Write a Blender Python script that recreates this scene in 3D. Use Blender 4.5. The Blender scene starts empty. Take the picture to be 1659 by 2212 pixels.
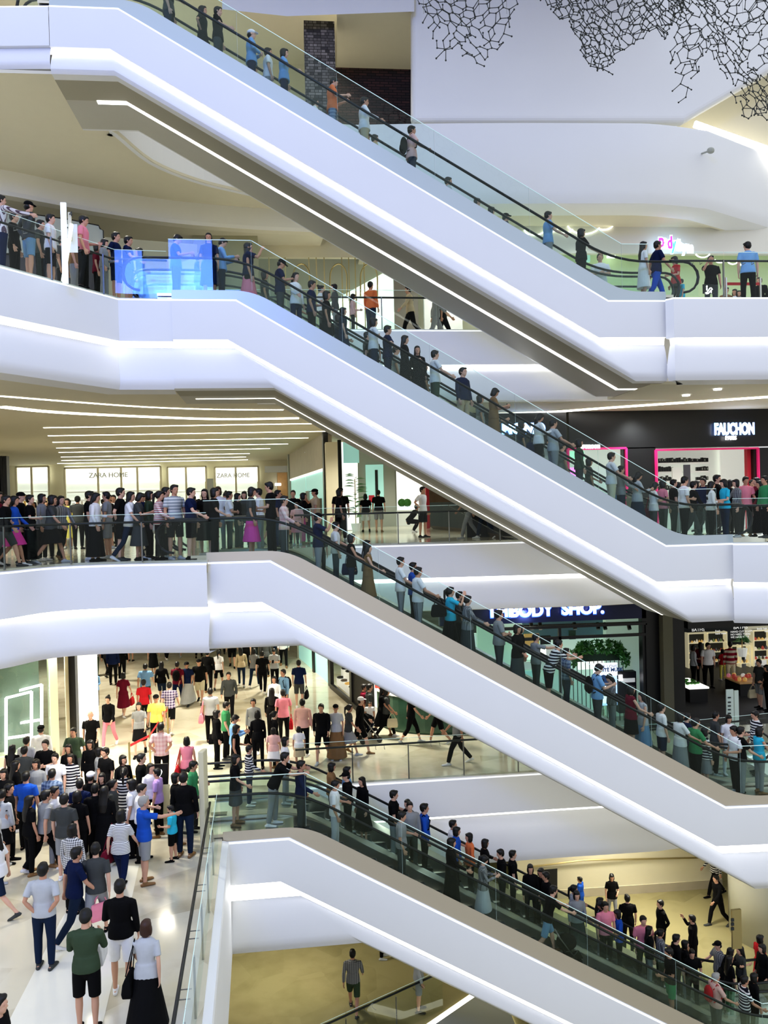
import bpy, bmesh, math, random
import numpy as np
from mathutils import Vector, Matrix
random.seed(7)
PI = math.pi
COL = bpy.context.scene.collection
LINK = COL.objects.link

# ------------------------------------------------------------------ camera
F_PX = 1790.0
PITCH, YAW, ROLL, EYE = -0.01145, 0.09932, -0.02504, 1.2528
sy, cy, sp, cp, sr, cr = math.sin(YAW), math.cos(YAW), math.sin(PITCH), math.cos(PITCH), math.sin(ROLL), math.cos(ROLL)
CF = Vector((sy*cp, cy*cp, sp))
_r0 = Vector((cy, -sy, 0)); _u0 = Vector((-sy*sp, -cy*sp, cp))
CR = _r0*cr + _u0*sr
CU = -_r0*sr + _u0*cr
CAMP = Vector((0, 0, EYE))
def ray(u, v):
    return CF + CR*((u-829.5)/F_PX) + CU*((1106.0-v)/F_PX)
def onz(u, v, z):
    d = ray(u, v); t = (z-EYE)/d.z
    return Vector((d.x*t, d.y*t, z))
def ony(u, v, y):
    d = ray(u, v); t = y/d.y
    return Vector((d.x*t, y, EYE+d.z*t))
def pix(p):
    q = Vector(p)-CAMP; d = q.dot(CF)
    return 829.5+F_PX*q.dot(CR)/d, 1106-F_PX*q.dot(CU)/d
cam = bpy.data.cameras.new('camera'); camo = bpy.data.objects.new('camera', cam); LINK(camo)
m = Matrix((CR, CU, -CF)).transposed().to_4x4(); m.translation = CAMP
camo.matrix_world = m
cam.sensor_fit = 'VERTICAL'; cam.sensor_height = 36; cam.sensor_width = 27; cam.lens = F_PX/2212*36
cam.clip_end = 300
bpy.context.scene.camera = camo

# ------------------------------------------------------------------ levels and escalator lines
Z5, Z4, Z3, Z2, Z1 = 13.407, 6.391, 0.0, -6.329, -12.75
TAN = 1/1.7254
LV = [Z5, Z4, Z3, Z2, Z1]

# ------------------------------------------------------------------ materials
MATS = {}
def mat(name, rgb, rough=0.6, metal=0.0, emit=0.0, noise=0.0, nscale=3.0, spec=0.5, alpha=None):
    if name in MATS: return MATS[name]
    m = bpy.data.materials.new(name); m.use_nodes = True
    nt = m.node_tree; b = nt.nodes['Principled BSDF']
    b.inputs['Base Color'].default_value = (*rgb, 1); b.inputs['Roughness'].default_value = rough
    b.inputs['Metallic'].default_value = metal; b.inputs['Specular IOR Level'].default_value = spec
    if emit:
        b.inputs['Emission Color'].default_value = (*rgb, 1); b.inputs['Emission Strength'].default_value = emit
    if noise:
        tc = nt.nodes.new('ShaderNodeTexCoord'); n = nt.nodes.new('ShaderNodeTexNoise'); n.inputs['Scale'].default_value = nscale
        r = nt.nodes.new('ShaderNodeMix'); r.data_type = 'RGBA'
        r.inputs['A'].default_value = (*[c*(1-noise) for c in rgb], 1); r.inputs['B'].default_value = (*[min(1, c*(1+noise)) for c in rgb], 1)
        nt.links.new(tc.outputs['Object'], n.inputs['Vector']); nt.links.new(n.outputs['Fac'], r.inputs['Factor'])
        nt.links.new(r.outputs['Result'], b.inputs['Base Color'])
    MATS[name] = m
    return m
def nodes(name):
    m = bpy.data.materials.new(name); m.use_nodes = True; MATS[name] = m
    return m, m.node_tree, m.node_tree.nodes['Principled BSDF']

M_white = mat('white_panel', (.83, .84, .86), .55, noise=.02, nscale=.6)
M_edge = mat('panel_edge_glow', (.95, .97, 1), .5, emit=.55)  # bright lip along the panel tops put in as emission, not a lamp
M_whiteb = mat('white_panel_back_glow', (.86, .86, .85), .55, emit=.10)  # slight emission stands in for light missing on the rear fascias
M_steelb = mat('steel_blue_reflect', (.50, .57, .62), .38, metal=.5)  # blue of the screen's reflection mixed into the steel colour
M_steelt = mat('tan_steel', (.64, .58, .48), .42, metal=.5)
M_white2 = mat('white_panel_lower', (.82, .83, .86), .5)
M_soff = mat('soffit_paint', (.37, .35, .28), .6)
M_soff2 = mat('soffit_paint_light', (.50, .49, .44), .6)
M_ceil = mat('ceiling_cream', (.72, .68, .54), .7, noise=.02)
M_ceilw = mat('ceiling_white', (.80, .78, .70), .7)
M_led = mat('led_strip', (1, .985, .95), .5, emit=4.5)
M_ledw = mat('led_strip_warm', (1, .96, .84), .5, emit=4.0)
M_black = mat('black_gloss', (.008, .008, .009), .35)
M_dark = mat('dark_panel', (.02, .02, .022), .6)
M_rail = mat('handrail_rubber', (.012, .014, .016), .35)
M_steel = mat('brushed_steel', (.62, .60, .55), .28, metal=1.0, noise=.06, nscale=1.2)
M_steeld = mat('steel_dark', (.25, .25, .25), .35, metal=1.0)
M_step = mat('step_metal', (.10, .105, .11), .45, metal=.6)
M_cream = mat('cream_wall', (.74, .69, .52), .6, noise=.02)
M_gold = mat('gold_trim', (.50, .42, .22), .35, metal=.8)
M_red = mat('red_paint', (.6, .03, .06), .5)
M_belt = mat('red_belt', (.55, .02, .03), .6)

def glass(name, tint, refl=1.0, base=0.0):
    m = bpy.data.materials.new(name); m.use_nodes = True; nt = m.node_tree
    nt.nodes.clear()
    o = nt.nodes.new('ShaderNodeOutputMaterial'); t = nt.nodes.new('ShaderNodeBsdfTransparent'); g = nt.nodes.new('ShaderNodeBsdfGlossy')
    t.inputs['Color'].default_value = (*tint, 1); g.inputs['Roughness'].default_value = 0.01
    g.inputs['Color'].default_value = (.92, 1.0, .98, 1)
    fr = nt.nodes.new('ShaderNodeFresnel'); fr.inputs['IOR'].default_value = 1.5
    mu = nt.nodes.new('ShaderNodeMath'); mu.operation = 'MULTIPLY_ADD'; mu.inputs[1].default_value = refl; mu.inputs[2].default_value = base
    mx = nt.nodes.new('ShaderNodeMixShader')
    nt.links.new(fr.outputs[0], mu.inputs[0]); nt.links.new(mu.outputs[0], mx.inputs[0])
    nt.links.new(t.outputs[0], mx.inputs[1]); nt.links.new(g.outputs[0], mx.inputs[2]); nt.links.new(mx.outputs[0], o.inputs[0])
    MATS[name] = m
    return m
G_guard = glass('guard_glass', (.84, .93, .91), .55, .0)
G_clear = glass('clear_glass', (.88, .94, .925), .6, .0)
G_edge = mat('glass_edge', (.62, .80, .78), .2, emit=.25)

G_edged = mat('glass_edge_dim', (.35, .48, .46), .3)
# polished stone floor with large tiles
def stone(name, a, b, scale, rough=.12):
    m, nt, bs = nodes(name)
    tc = nt.nodes.new('ShaderNodeTexCoord'); vo = nt.nodes.new('ShaderNodeTexVoronoi'); vo.inputs['Scale'].default_value = scale
    no = nt.nodes.new('ShaderNodeTexNoise'); no.inputs['Scale'].default_value = 1.6; no.inputs['Detail'].default_value = 5
    mp = nt.nodes.new('ShaderNodeMapping'); mp.inputs['Rotation'].default_value = (0, 0, .5)
    mx = nt.nodes.new('ShaderNodeMath'); mx.operation = 'MULTIPLY_ADD'; mx.inputs[1].default_value = .55
    r = nt.nodes.new('ShaderNodeValToRGB')
    r.color_ramp.elements[0].position = .35; r.color_ramp.elements[0].color = (*a, 1)
    r.color_ramp.elements[1].position = .85; r.color_ramp.elements[1].color = (*b, 1)
    nt.links.new(tc.outputs['Object'], mp.inputs[0]); nt.links.new(mp.outputs[0], vo.inputs['Vector']); nt.links.new(tc.outputs['Object'], no.inputs['Vector'])
    nt.links.new(vo.outputs['Color'], mx.inputs[0]); nt.links.new(no.outputs['Fac'], mx.inputs[2]); nt.links.new(mx.outputs[0], r.inputs[0])
    nt.links.new(r.outputs[0], bs.inputs['Base Color']); bs.inputs['Roughness'].default_value = rough
    bs.inputs['Specular IOR Level'].default_value = .5
    return m
M_floor = stone('polished_stone', (.50, .44, .32), (.70, .65, .52), .9)
M_floor1 = stone('polished_stone_warm', (.27, .24, .12), (.36, .32, .17), .7)
M_path = mat('pale_stone', (.90, .87, .76), .15, noise=.03)

# ------------------------------------------------------------------ mesh helpers
class MB:
    def __init__(s): s.v = []; s.f = []; s.m = []; s.mats = []
    def mi(s, m):
        if m not in s.mats: s.mats.append(m)
        return s.mats.index(m)
    def add(s, vs, fs, m=None):
        n = len(s.v); s.v += [tuple(p) for p in vs]; k = s.mi(m) if m else 0
        for f in fs: s.f.append([i+n for i in f]); s.m.append(k)
        return s
    def box(s, a, b, m=None):
        x0, y0, z0 = a; x1, y1, z1 = b
        if x0 > x1: x0, x1 = x1, x0
        if y0 > y1: y0, y1 = y1, y0
        if z0 > z1: z0, z1 = z1, z0
        return s.add([(x0,y0,z0),(x1,y0,z0),(x1,y1,z0),(x0,y1,z0),(x0,y0,z1),(x1,y0,z1),(x1,y1,z1),(x0,y1,z1)],
                     [(3,2,1,0),(4,5,6,7),(0,1,5,4),(1,2,6,5),(2,3,7,6),(3,0,4,7)], m)
    def bar(s, p, q, w, h, m=None):          # rectangular bar between two points, w sideways, h upward-ish
        p = Vector(p); q = Vector(q); d = (q-p).normalized()
        up = Vector((0,0,1)) if abs(d.z) < .95 else Vector((0,1,0))
        a = d.cross(up).normalized(); b = a.cross(d)
        vs = [c+a*i*w/2+b*j*h/2 for c in (p, q) for i, j in ((-1,-1),(1,-1),(1,1),(-1,1))]
        return s.add(vs, [(0,1,2,3),(7,6,5,4),(0,4,5,1),(1,5,6,2),(2,6,7,3),(3,7,4,0)], m)
    def tube(s, pts, r, m=None, n=8, ry=None, closed=False, caps=True):
        pts = [Vector(p) for p in pts]; N = len(pts); rings = []
        ref = Vector((0,0,1))
        rr = r if isinstance(r, (list, tuple)) else [r]*N
        for i, p in enumerate(pts):
            if closed: d = pts[(i+1) % N]-pts[i-1]
            else: d = pts[min(i+1, N-1)]-pts[max(i-1, 0)]
            d.normalize()
            rf = ref if abs(d.z) < .9 else Vector((0,1,0))
            a = d.cross(rf).normalized(); b = a.cross(d)
            r2 = rr[i]*(ry if ry else 1)
            rings.append([p+a*math.cos(2*PI*k/n)*rr[i]+b*math.sin(2*PI*k/n)*r2 for k in range(n)])
        vs = [v for rg in rings for v in rg]; fs = []
        for i in range(N if closed else N-1):
            j = (i+1) % N
            for k in range(n):
                fs.append((i*n+k, i*n+(k+1) % n, j*n+(k+1) % n, j*n+k))
        if caps and not closed:
            fs.append(tuple(range(n))[::-1]); fs.append(tuple((N-1)*n+k for k in range(n)))
        return s.add(vs, fs, m)
    def prism(s, poly, z0, z1, m=None):      # extruded xy polygon
        n = len(poly); vs = [(p[0], p[1], z0) for p in poly]+[(p[0], p[1], z1) for p in poly]
        fs = [tuple(range(n))[::-1], tuple(range(n, 2*n))]+[(i, (i+1) % n, n+(i+1) % n, n+i) for i in range(n)]
        return s.add(vs, fs, m)
    def ball(s, c, r, m=None, n=8, k=6):
        c = Vector(c); r = (r,)*3 if not isinstance(r, (tuple, list)) else r
        vs = [c+Vector((0,0,r[2]))]
        for i in range(1, k):
            t = PI*i/k
            for j in range(n):
                a = 2*PI*j/n; vs.append(c+Vector((r[0]*math.sin(t)*math.cos(a), r[1]*math.sin(t)*math.sin(a), r[2]*math.cos(t))))
        vs.append(c-Vector((0,0,r[2]))); fs = [(0, 1+j, 1+(j+1) % n) for j in range(n)]
        for i in range(k-2):
            for j in range(n):
                a = 1+i*n+j; b = 1+i*n+(j+1) % n; fs.append((a, a+n, b+n, b))
        l = len(vs)-1; o = 1+(k-2)*n
        fs += [(l, o+(j+1) % n, o+j) for j in range(n)]
        return s.add(vs, fs, m)
    def mesh(s, name, smooth=False):
        me = bpy.data.meshes.new(name); me.from_pydata(s.v, [], s.f)
        for m in s.mats: me.materials.append(m)
        for p, k in zip(me.polygons, s.m): p.material_index = k
        if smooth:
            for p in me.polygons: p.use_smooth = True
        me.update(); return me
    def build(s, name, m=None, parent=None, smooth=False, fix=True):
        me = s.mesh(name, smooth)
        if m and not s.mats: me.materials.append(m)
        if fix:
            bm = bmesh.new(); bm.from_mesh(me); bmesh.ops.recalc_face_normals(bm, faces=bm.faces); bm.to_mesh(me); bm.free()
        if smooth == 'angle':
            for p in me.polygons: p.use_smooth = True
            me.set_sharp_from_angle(angle=.55)
        o = bpy.data.objects.new(name, me); LINK(o)
        if parent: o.parent = parent; o.matrix_parent_inverse = parent.matrix_world.inverted()
        if smooth == 'auto': pass
        return o
def tag(o, label=None, cat=None, group=None, kind=None):
    if label: o['label'] = label
    if cat: o['category'] = cat
    if group: o['group'] = group
    if kind: o['kind'] = kind
    return o
def struct(o): o['kind'] = 'structure'; return o
def empty(name, loc, label=None, cat=None, group=None):
    o = bpy.data.objects.new(name, None); LINK(o); o.location = loc; o.empty_display_size = .2
    o.matrix_world = Matrix.Translation(loc)
    return tag(o, label, cat, group)
def sweep(mb, path, ztop, prof, flip=1):
    """path: xy points left to right; prof: rows (inward, dz, material of the face that follows)"""
    n = len(path); P = [Vector((p[0], p[1])) for p in path]; inn = []
    for i in range(n):
        ds = []
        if i > 0: ds.append((P[i]-P[i-1]).normalized())
        if i < n-1: ds.append((P[i+1]-P[i]).normalized())
        t = sum(ds, Vector((0, 0))).normalized(); nn = Vector((-t.y, t.x))*flip
        k = 1/max(.5, nn.dot(Vector((-ds[0].y, ds[0].x))*flip)); inn.append(nn*k)
    vs = []; 
    for r in prof:
        for i in range(n):
            q = P[i]+inn[i]*r[0]; vs.append((q.x, q.y, ztop+r[1]))
    for j in range(len(prof)-1):
        fs = [(j*n+i, j*n+i+1, (j+1)*n+i+1, (j+1)*n+i) for i in range(n-1)]
        used = vs[j*n:(j+2)*n]
        mb.add(used, [tuple(q-j*n for q in f) for f in fs], prof[j][2])
    return mb
def smooth_path(pts, n=6):
    out = []
    P = [Vector((p[0], p[1])) for p in pts]
    for i in range(len(P)-1):
        p0 = P[max(i-1, 0)]; p1 = P[i]; p2 = P[i+1]; p3 = P[min(i+2, len(P)-1)]
        for k in range(n):
            t = k/n
            out.append(.5*((2*p1)+(-p0+p2)*t+(2*p0-5*p1+4*p2-p3)*t*t+(-p0+3*p1-3*p2+p3)*t**3))
    out.append(P[-1]); return out
def panel(mb, u0, v0, u1, v1, y, t=.1, m=None):   # upright board facing the atrium, at depth y
    a = ony(u0, v1, y); b = ony(u1, v1, y); c = ony(u0, v0, y)
    mb.box((a.x, y, (a.z+b.z)/2), (b.x, y+t, c.z), m); return mb
def text(name, s, loc, size, m, parent=None, rotz=0, ext=.03, bold=0, align='LEFT'):
    cu = bpy.data.curves.new(name, 'FONT'); cu.body = s; cu.size = size; cu.extrude = ext; cu.offset = bold; cu.align_x = align
    o = bpy.data.objects.new(name, cu); LINK(o); cu.materials.append(m)
    o.rotation_euler = (PI/2, 0, rotz); o.location = loc
    bpy.context.view_layer.update()
    me = bpy.data.meshes.new_from_object(o.evaluated_get(bpy.context.evaluated_depsgraph_get()))
    bpy.data.objects.remove(o); o2 = bpy.data.objects.new(name, me); LINK(o2)
    if not me.materials: me.materials.append(m)
    o2.matrix_world = Matrix.Translation(loc) @ Matrix.Rotation(rotz, 4, 'Z') @ Matrix.Rotation(PI/2, 4, 'X')
    if parent: 
        mw = o2.matrix_world.copy(); o2.parent = parent; o2.matrix_parent_inverse = parent.matrix_world.inverted(); o2.matrix_world = mw
    return o2
# ================================================================== building shell
def xy(p): return (p.x, p.y)
GP = [(.40, 0, M_white), (.05, 0, M_white), (.015, -.015, M_edge), (0, -.055, M_white), (0, -1.04, M_white), (.18, -1.04, M_led), (.20, -1.16, M_white2)]
for i_ in range(1, 13):
    t_ = i_/12; GP.append((.20*(1-t_)**2+.25*max(0, t_-.8)**1.5*4, -1.16-t_*.99, M_white2))
GP.append((.8, -2.17, M_soff2))
def prof(drop, led=True, lip=.02):
    k = drop/2.15
    r = []
    for a, z, mm in GP:
        r.append((a, z*k if z < -1.2 else z, mm))
    return r
GSM = [(.40, 0, M_white), (.10, 0, M_white), (.03, -.03, M_white), (0, -.12, M_white)]
def prof_plain(drop):
    return GSM+[(0, -drop+.5, M_white), (.03, -drop+.3, M_white), (.12, -drop+.12, M_white), (.35, -drop+.02, M_white), (.9, -drop, M_ceil), (1.0, -drop, M_ceil)]
TN = [0]
def weld(o):
    bm = bmesh.new(); bm.from_mesh(o.data); bmesh.ops.remove_doubles(bm, verts=bm.verts, dist=1e-4); bm.to_mesh(o.data); bm.free(); o.data.set_sharp_from_angle(angle=.55); return o
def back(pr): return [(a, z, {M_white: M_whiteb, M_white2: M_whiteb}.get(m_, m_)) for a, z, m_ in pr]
def fascia(path, z, pr, seam=None):
    mb = MB(); sweep(mb, path, z, pr); TN[0] += 1
    mb.v = mb.v; return struct(weld(mb.build('trim_%d' % TN[0], fix=False, smooth='angle')))
ZT = -.05
# --- left galleries (near edge)
e4 = [xy(onz(u, v, Z4+ZT)) for u, v in ((-160, 528), (0, 573), (255, 643), (371, 645))]
e3 = smooth_path([xy(onz(u, v, Z3+ZT)) for u, v in ((-160, 1246), (0, 1235.5), (110, 1225), (250, 1219), (446, 1215.5))], 5)
e5 = [xy(onz(u, v, Z5+ZT)) for u, v in ((-160, 12), (0, 11), (104, 10))]
fascia(e5, Z5+ZT, [(a, z*(1.48/2.15) if z < -1.2 else (z*.93), m_) for a, z, m_ in GP])
fascia(e4, Z4+ZT, prof(2.2)); fascia(e3, Z3+ZT, prof(2.13))
# --- right galleries
r4 = [xy(onz(u, v, Z4+ZT)) for u, v in ((1437, 645), (1455, 641), (1659, 641), (1900, 641))]
r3 = [xy(onz(u, v, Z3+ZT)) for u, v in ((1583, 1173), (1659, 1172.5), (1900, 1171))]
r2 = [xy(onz(u, v, Z2+ZT)) for u, v in ((1659, 1741), (1900, 1730))]
fascia(r4, Z4+ZT, prof(2.13)); fascia(r3, Z3+ZT, prof(2.13)); 
# --- galleries behind the escalators
b4 = [xy(onz(u, v, Z4+ZT)) for u, v in ((450, 712), (700, 711), (1010, 712), (1300, 712))]+[(13.5, 24.6)]
b3 = [xy(onz(u, v, Z3+ZT)) for u, v in ((640, 1184), (727, 1180.5), (1080, 1171), (1300, 1165))]+[(15., 25.5)]
b2 = [xy(onz(u, v, Z2+ZT)) for u, v in ((640, 1703), (800, 1692.5), (1190, 1668), (1420, 1655))]
b2 += [(13.5, b2[-1][1]+.5)]
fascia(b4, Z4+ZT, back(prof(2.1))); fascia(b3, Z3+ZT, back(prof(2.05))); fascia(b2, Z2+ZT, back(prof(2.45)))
# L5 behind: curved edge on the left, plain fascia on the right
ZC5 = Z5-1.67
b5a = smooth_path([xy(onz(u, v, ZC5)) for u, v in ((235, 284), (256, 292), (330, 352), (420, 390), (510, 413), (640, 440), (760, 452))], 4)
mb = MB(); sweep(mb, b5a, ZC5, [(0, 3.0, M_white), (0, .12, M_white2), (.04, .02, M_white2), (.15, 0, M_ceil), (.3, 0, M_ceil)]); struct(mb.build('trim_20', fix=False))
b5b = [onz(u, v, Z5+ZT) for u, v in ((700, 268), (1000, 263), (1320, 263), (1425, 266), (1530, 280))]
b5b = smooth_path([xy(p) for p in b5b], 4)+[xy(onz(1659, 331, Z5+ZT)), xy(onz(1800, 385, Z5+ZT))]
fascia(b5b, Z5+ZT, prof_plain(2.7))
# thin shadow gap line round the turning fascia
mb = MB(); 
pl = [onz(u, v, Z5-.5) for u, v in ((1478, 276+28), (1530, 290+28), (1659, 340+28))]

# --- floor slabs
def slab(name, poly, z, t, m):
    mb = MB(); mb.prism(poly, z-t, z, m); return struct(mb.build(name))
DX = -.4698
X2a = onz(436, 2212, Z2); X2b = onz(478, 1832, Z2)
kx = (X2b.x-X2a.x)/(X2b.y-X2a.y)
def x2(y): return X2a.x+kx*(y-X2a.y)
slab('floor', [(-16, 5), (x2(5), 5), (x2(19.05), 19.05), (x2(19.05), 22.45), (-.2, 22.45)]+[(b2[i][0], b2[i][1]+.1) for i in range(1, 5)]+[(22, b2[-1][1]+.3), (22, 60), (-30, 60), (-30, 5)], Z2, .3, M_floor)
slab('floor', [(-20, e3[0][1]+.2)]+[(p[0], p[1]+.2) for p in e3]+[(-2.25, 20.3), (-2.25, 23.3), (-.7, 23.25)]+[(p[0], p[1]+.2) for p in b3[1:]]+[(13.5, 20.8), (22, 20.8), (22, 62), (-30, 62), (-30, 18)], Z3, .3, M_floor)
slab('floor', [(-20, e4[0][1]+.2)]+[(p[0], p[1]+.2) for p in e4]+[(-3.1, 21.0), (-3.1, 24.0), (-1.4, 24.2)]+[(p[0], p[1]+.2) for p in b4[1:]]+[(9, 24.4), (9, 20.9), (20, 20.9), (20, 45), (-24, 45), (-24, 17)], Z4, .3, M_ceilw)
slab('floor', [(-16, 20.9), (-5.9, 20.9), (-5.9, 23.2)]+[(p.x-.4, p.y+.3) for p in b5a]+[(4, 27)]+[(p[0], p[1]+.3) for p in b5b[3:]]+[(18, 50), (-24, 50), (-24, 20)], Z5, .2, M_ceilw)
slab('floor', [(-30, 2), (30, 2), (30, 62), (-30, 62)], Z1, .3, M_floor1)
# pale walkway inlay on the lower floor
pw = [onz(u, v, Z2+.004) for u, v in ((-10, 2262), (210, 2262), (275, 1985), (300, 1870), (205, 1870), (130, 1990))]
mb = MB(); mb.add([tuple(p) for p in pw], [tuple(range(6))], M_path); struct(mb.build('trim_21', fix=False))

# --- ceilings
ZC3 = Z4-2.19; ZC2 = Z3-2.17; ZC4 = 10.75; ZC1 = Z2-2.45
def ceil(name, poly, z, m, t=.08):
    mb = MB(); mb.prism(poly, z, z+t, m); return struct(mb.build(name))
ceil('ceiling', [(-26, e4[0][1]+.5)]+[(p[0], p[1]+.5) for p in e4]+[(-1.2, 21.2), (-1.2, 24.6)]+[(p[0], p[1]+.5) for p in b4[1:]]+[(9.3, 24.3), (9.3, 21.2), (20, 21.2), (20, 60), (-26, 60)], ZC3, M_ceil)
ceil('ceiling', [(-26, 19.5)]+[(p[0], p[1]+.5) for p in e3]+[(-.5, 20.4), (-.5, 23.7)]+[(p[0], p[1]+.5) for p in b3[1:]]+[(13.2, 21.2), (20, 21.2), (20, 60), (-26, 60)], ZC2, M_ceil)
curve5 = [onz(u, v, ZC5) for u, v in ((-200, 335), (0, 368), (100, 388), (200, 408), (370, 435), (550, 451), (700, 458))]
c5s = smooth_path([xy(p) for p in curve5], 4)
ceil('ceiling', [(-18, 20.75), (-5.6, 20.75), (-5.6, 23.1)]+[(p.x, p.y) for p in b5a]+[(c5s[-1].x, c5s[-1].y)]+[xy(p) for p in c5s[::-1]]+[(-22, 25)], ZC5+.03, M_ceil)
# curved dropped bulkhead at the far rim of that ceiling
mb = MB(); sweep(mb, c5s, ZC5, [(-.02, .05, M_ceilw), (0, -.6, M_ceilw), (.04, -.72, M_ceil), (.25, -.78, M_ceil), (2.5, -.78, M_ceil), (14, -.78, M_ceil)]); struct(mb.build('trim_22', fix=False))
ceil('ceiling', [(2.5, 27.2)]+[(p[0], p[1]+.8) for p in b5b[2:]]+[(20, 45), (2.5, 45)], ZC4, M_ceil)
ceil('ceiling', [(-1, 23.3)]+[(p[0], p[1]+.7) for p in b2[1:]]+[(22, 25), (22, 60), (-1, 60)], ZC1, M_ceil)
# ceiling above L5 (top of the picture)
ceil('ceiling', [(-22, 22), (12, 22), (12, 50), (-22, 50)], 18.6, M_ceil)

# --- walls
def wall(name, a, b, z0, z1, m, t=.2):
    mb = MB(); d = Vector((b[0]-a[0], b[1]-a[1])).normalized(); n = Vector((-d.y, d.x))*t
    mb.prism([a, b, (b[0]+n.x, b[1]+n.y), (a[0]+n.x, a[1]+n.y)], z0, z1, m); return struct(mb.build(name))
# upper right: big white wall with a slanted right edge, rounded rims
Yw = 26.9
q = [ony(u, v, Yw) for u, v in ((890, 262), (1480, 262), (1672, 150), (1900, 20), (1900, -300), (890, -300))]
mb = MB(); mb.add([(p.x, Yw, p.z) for p in q]+[(p.x, Yw+.5, p.z) for p in q], [tuple(range(6)), tuple(range(6, 12))]+[(i, (i+1) % 6, 6+(i+1) % 6, 6+i) for i in range(6)], M_white)
w = struct(mb.build('wall_upper')); bv = w.modifiers.new('b', 'BEVEL'); bv.width = .18; bv.segments = 4; bv.limit_method = 'ANGLE'
# sloping cream wall to the right of the slanted edge + concealed light
a = ony(1500, 262, 28.2); b = ony(1900, 20, 28.2)
mb = MB(); q = [ony(u, v, 28.6) for u, v in ((1430, 300), (1900, 560), (1900, -20), (1640, 120))]
mb.add([tuple(p) for p in q], [(0, 1, 2, 3)], M_cream); struct(mb.build('wall_right_upper', fix=False))
mb = MB(); q0 = ony(1500, 268, 27.9); q1 = ony(1720, 345, 27.9); mb.bar(q0, q1, .12, .2, M_ledw); struct(mb.build('trim_23'))
# left upper: wall behind L5, brick
m_, nt, bs = nodes('dark_brick')
tc = nt.nodes.new('ShaderNodeTexCoord'); br = nt.nodes.new('ShaderNodeTexBrick'); mp = nt.nodes.new('ShaderNodeMapping'); mp.inputs['Rotation'].default_value = (PI/2, 0, 0)
br.inputs['Color1'].default_value = (.075, .035, .035, 1); br.inputs['Color2'].default_value = (.03, .022, .025, 1); br.inputs['Mortar'].default_value = (.012, .01, .01, 1)
br.inputs['Scale'].default_value = 2.2; br.inputs['Brick Width'].default_value = .7; br.inputs['Row Height'].default_value = .22; br.inputs['Mortar Size'].default_value = .03
nt.links.new(tc.outputs['Object'], mp.inputs[0]); nt.links.new(mp.outputs[0], br.inputs['Vector']); nt.links.new(br.outputs['Color'], bs.inputs['Base Color']); bs.inputs['Roughness'].default_value = .9
m2, nt, bs = nodes('stacked_stone')
tc = nt.nodes.new('ShaderNodeTexCoord'); br = nt.nodes.new('ShaderNodeTexBrick'); mp = nt.nodes.new('ShaderNodeMapping'); mp.inputs['Rotation'].default_value = (PI/2, 0, 0)
br.inputs['Color1'].default_value = (.30, .27, .25, 1); br.inputs['Color2'].default_value = (.05, .045, .045, 1); br.inputs['Mortar'].default_value = (.03, .025, .02, 1)
br.inputs['Scale'].default_value = 3.2; br.inputs['Brick Width'].default_value = .42; br.inputs['Row Height'].default_value = .3; br.inputs['Mortar Size'].default_value = .03; br.offset = .37; br.squash = 1.7
nt.links.new(tc.outputs['Object'], mp.inputs[0]); nt.links.new(mp.outputs[0], br.inputs['Vector']); nt.links.new(br.outputs['Color'], bs.inputs['Base Color']); bs.inputs['Roughness'].default_value = .8
a = ony(700, 145, 31); b = ony(960, 290, 31)
mb = MB(); mb.box((a.x, 31, Z5), (b.x, 31.2, a.z), m_); struct(mb.build('wall_brick'))
a = ony(300, 0, 33); b = ony(960, 145, 33)
mb = MB(); mb.box((a.x-6, 33, Z5), (b.x, 33.2, b.z+9), M_cream); struct(mb.build('wall_back_upper'))
a = ony(656, 44, 27.5); b = ony(726, 200, 27.5)
mb = MB(); mb.box((a.x, 27.5, Z5), (b.x, 28.3, a.z), m2); col_ = mb.build('stone_pillar'); tag(col_, 'dark stacked stone pillar behind the glass of the top escalator', 'pillar')
# bulkhead ceiling above the brick wall (cream), down to v=145
a = ony(560, 20, 26.95); b = ony(890, 20, 26.95)
mb = MB(); q = [ony(728, 145, 30.9), ony(960, 150, 30.9), ony(960, 30, 27.0), ony(728, 44, 27.0), ony(600, 44, 27.0), ony(560, 80, 30.9)]
mb.add([(p.x, p.y, q[0].z+(q[2].z-q[0].z)*(30.9-p.y)/3.9) for p in q[:4]], [(0, 1, 2, 3)], M_ceil)
struct(mb.build('ceiling', fix=False))
mb = MB(); q = [ony(480, 20, 26.6), ony(620, 35, 26.6), ony(895, 25, 26.6), ony(895, -60, 26.6), ony(480, -60, 26.6)]
mb.add([tuple(p) for p in q], [(0, 1, 2, 3, 4)], M_white2); struct(mb.build('wall_bulkhead', fix=False))

# back walls of each floor
wall('wall_back', (-26, 55), (20, 55), Z3, ZC3, M_cream)
wall('wall_back', (-30, 58), (22, 58), Z2, ZC2, M_ceilw)
wall('wall_back', (-24, 34.0), (2.6, 34.0), Z4, 11.1, M_cream)
wall('wall_back', (3.5, 33.5), (20, 33.5), Z4, ZC4+.1, M_ceilw)
wall('wall_back', (-30, 50), (30, 50), Z1, ZC1+2.5, M_cream)
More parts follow.
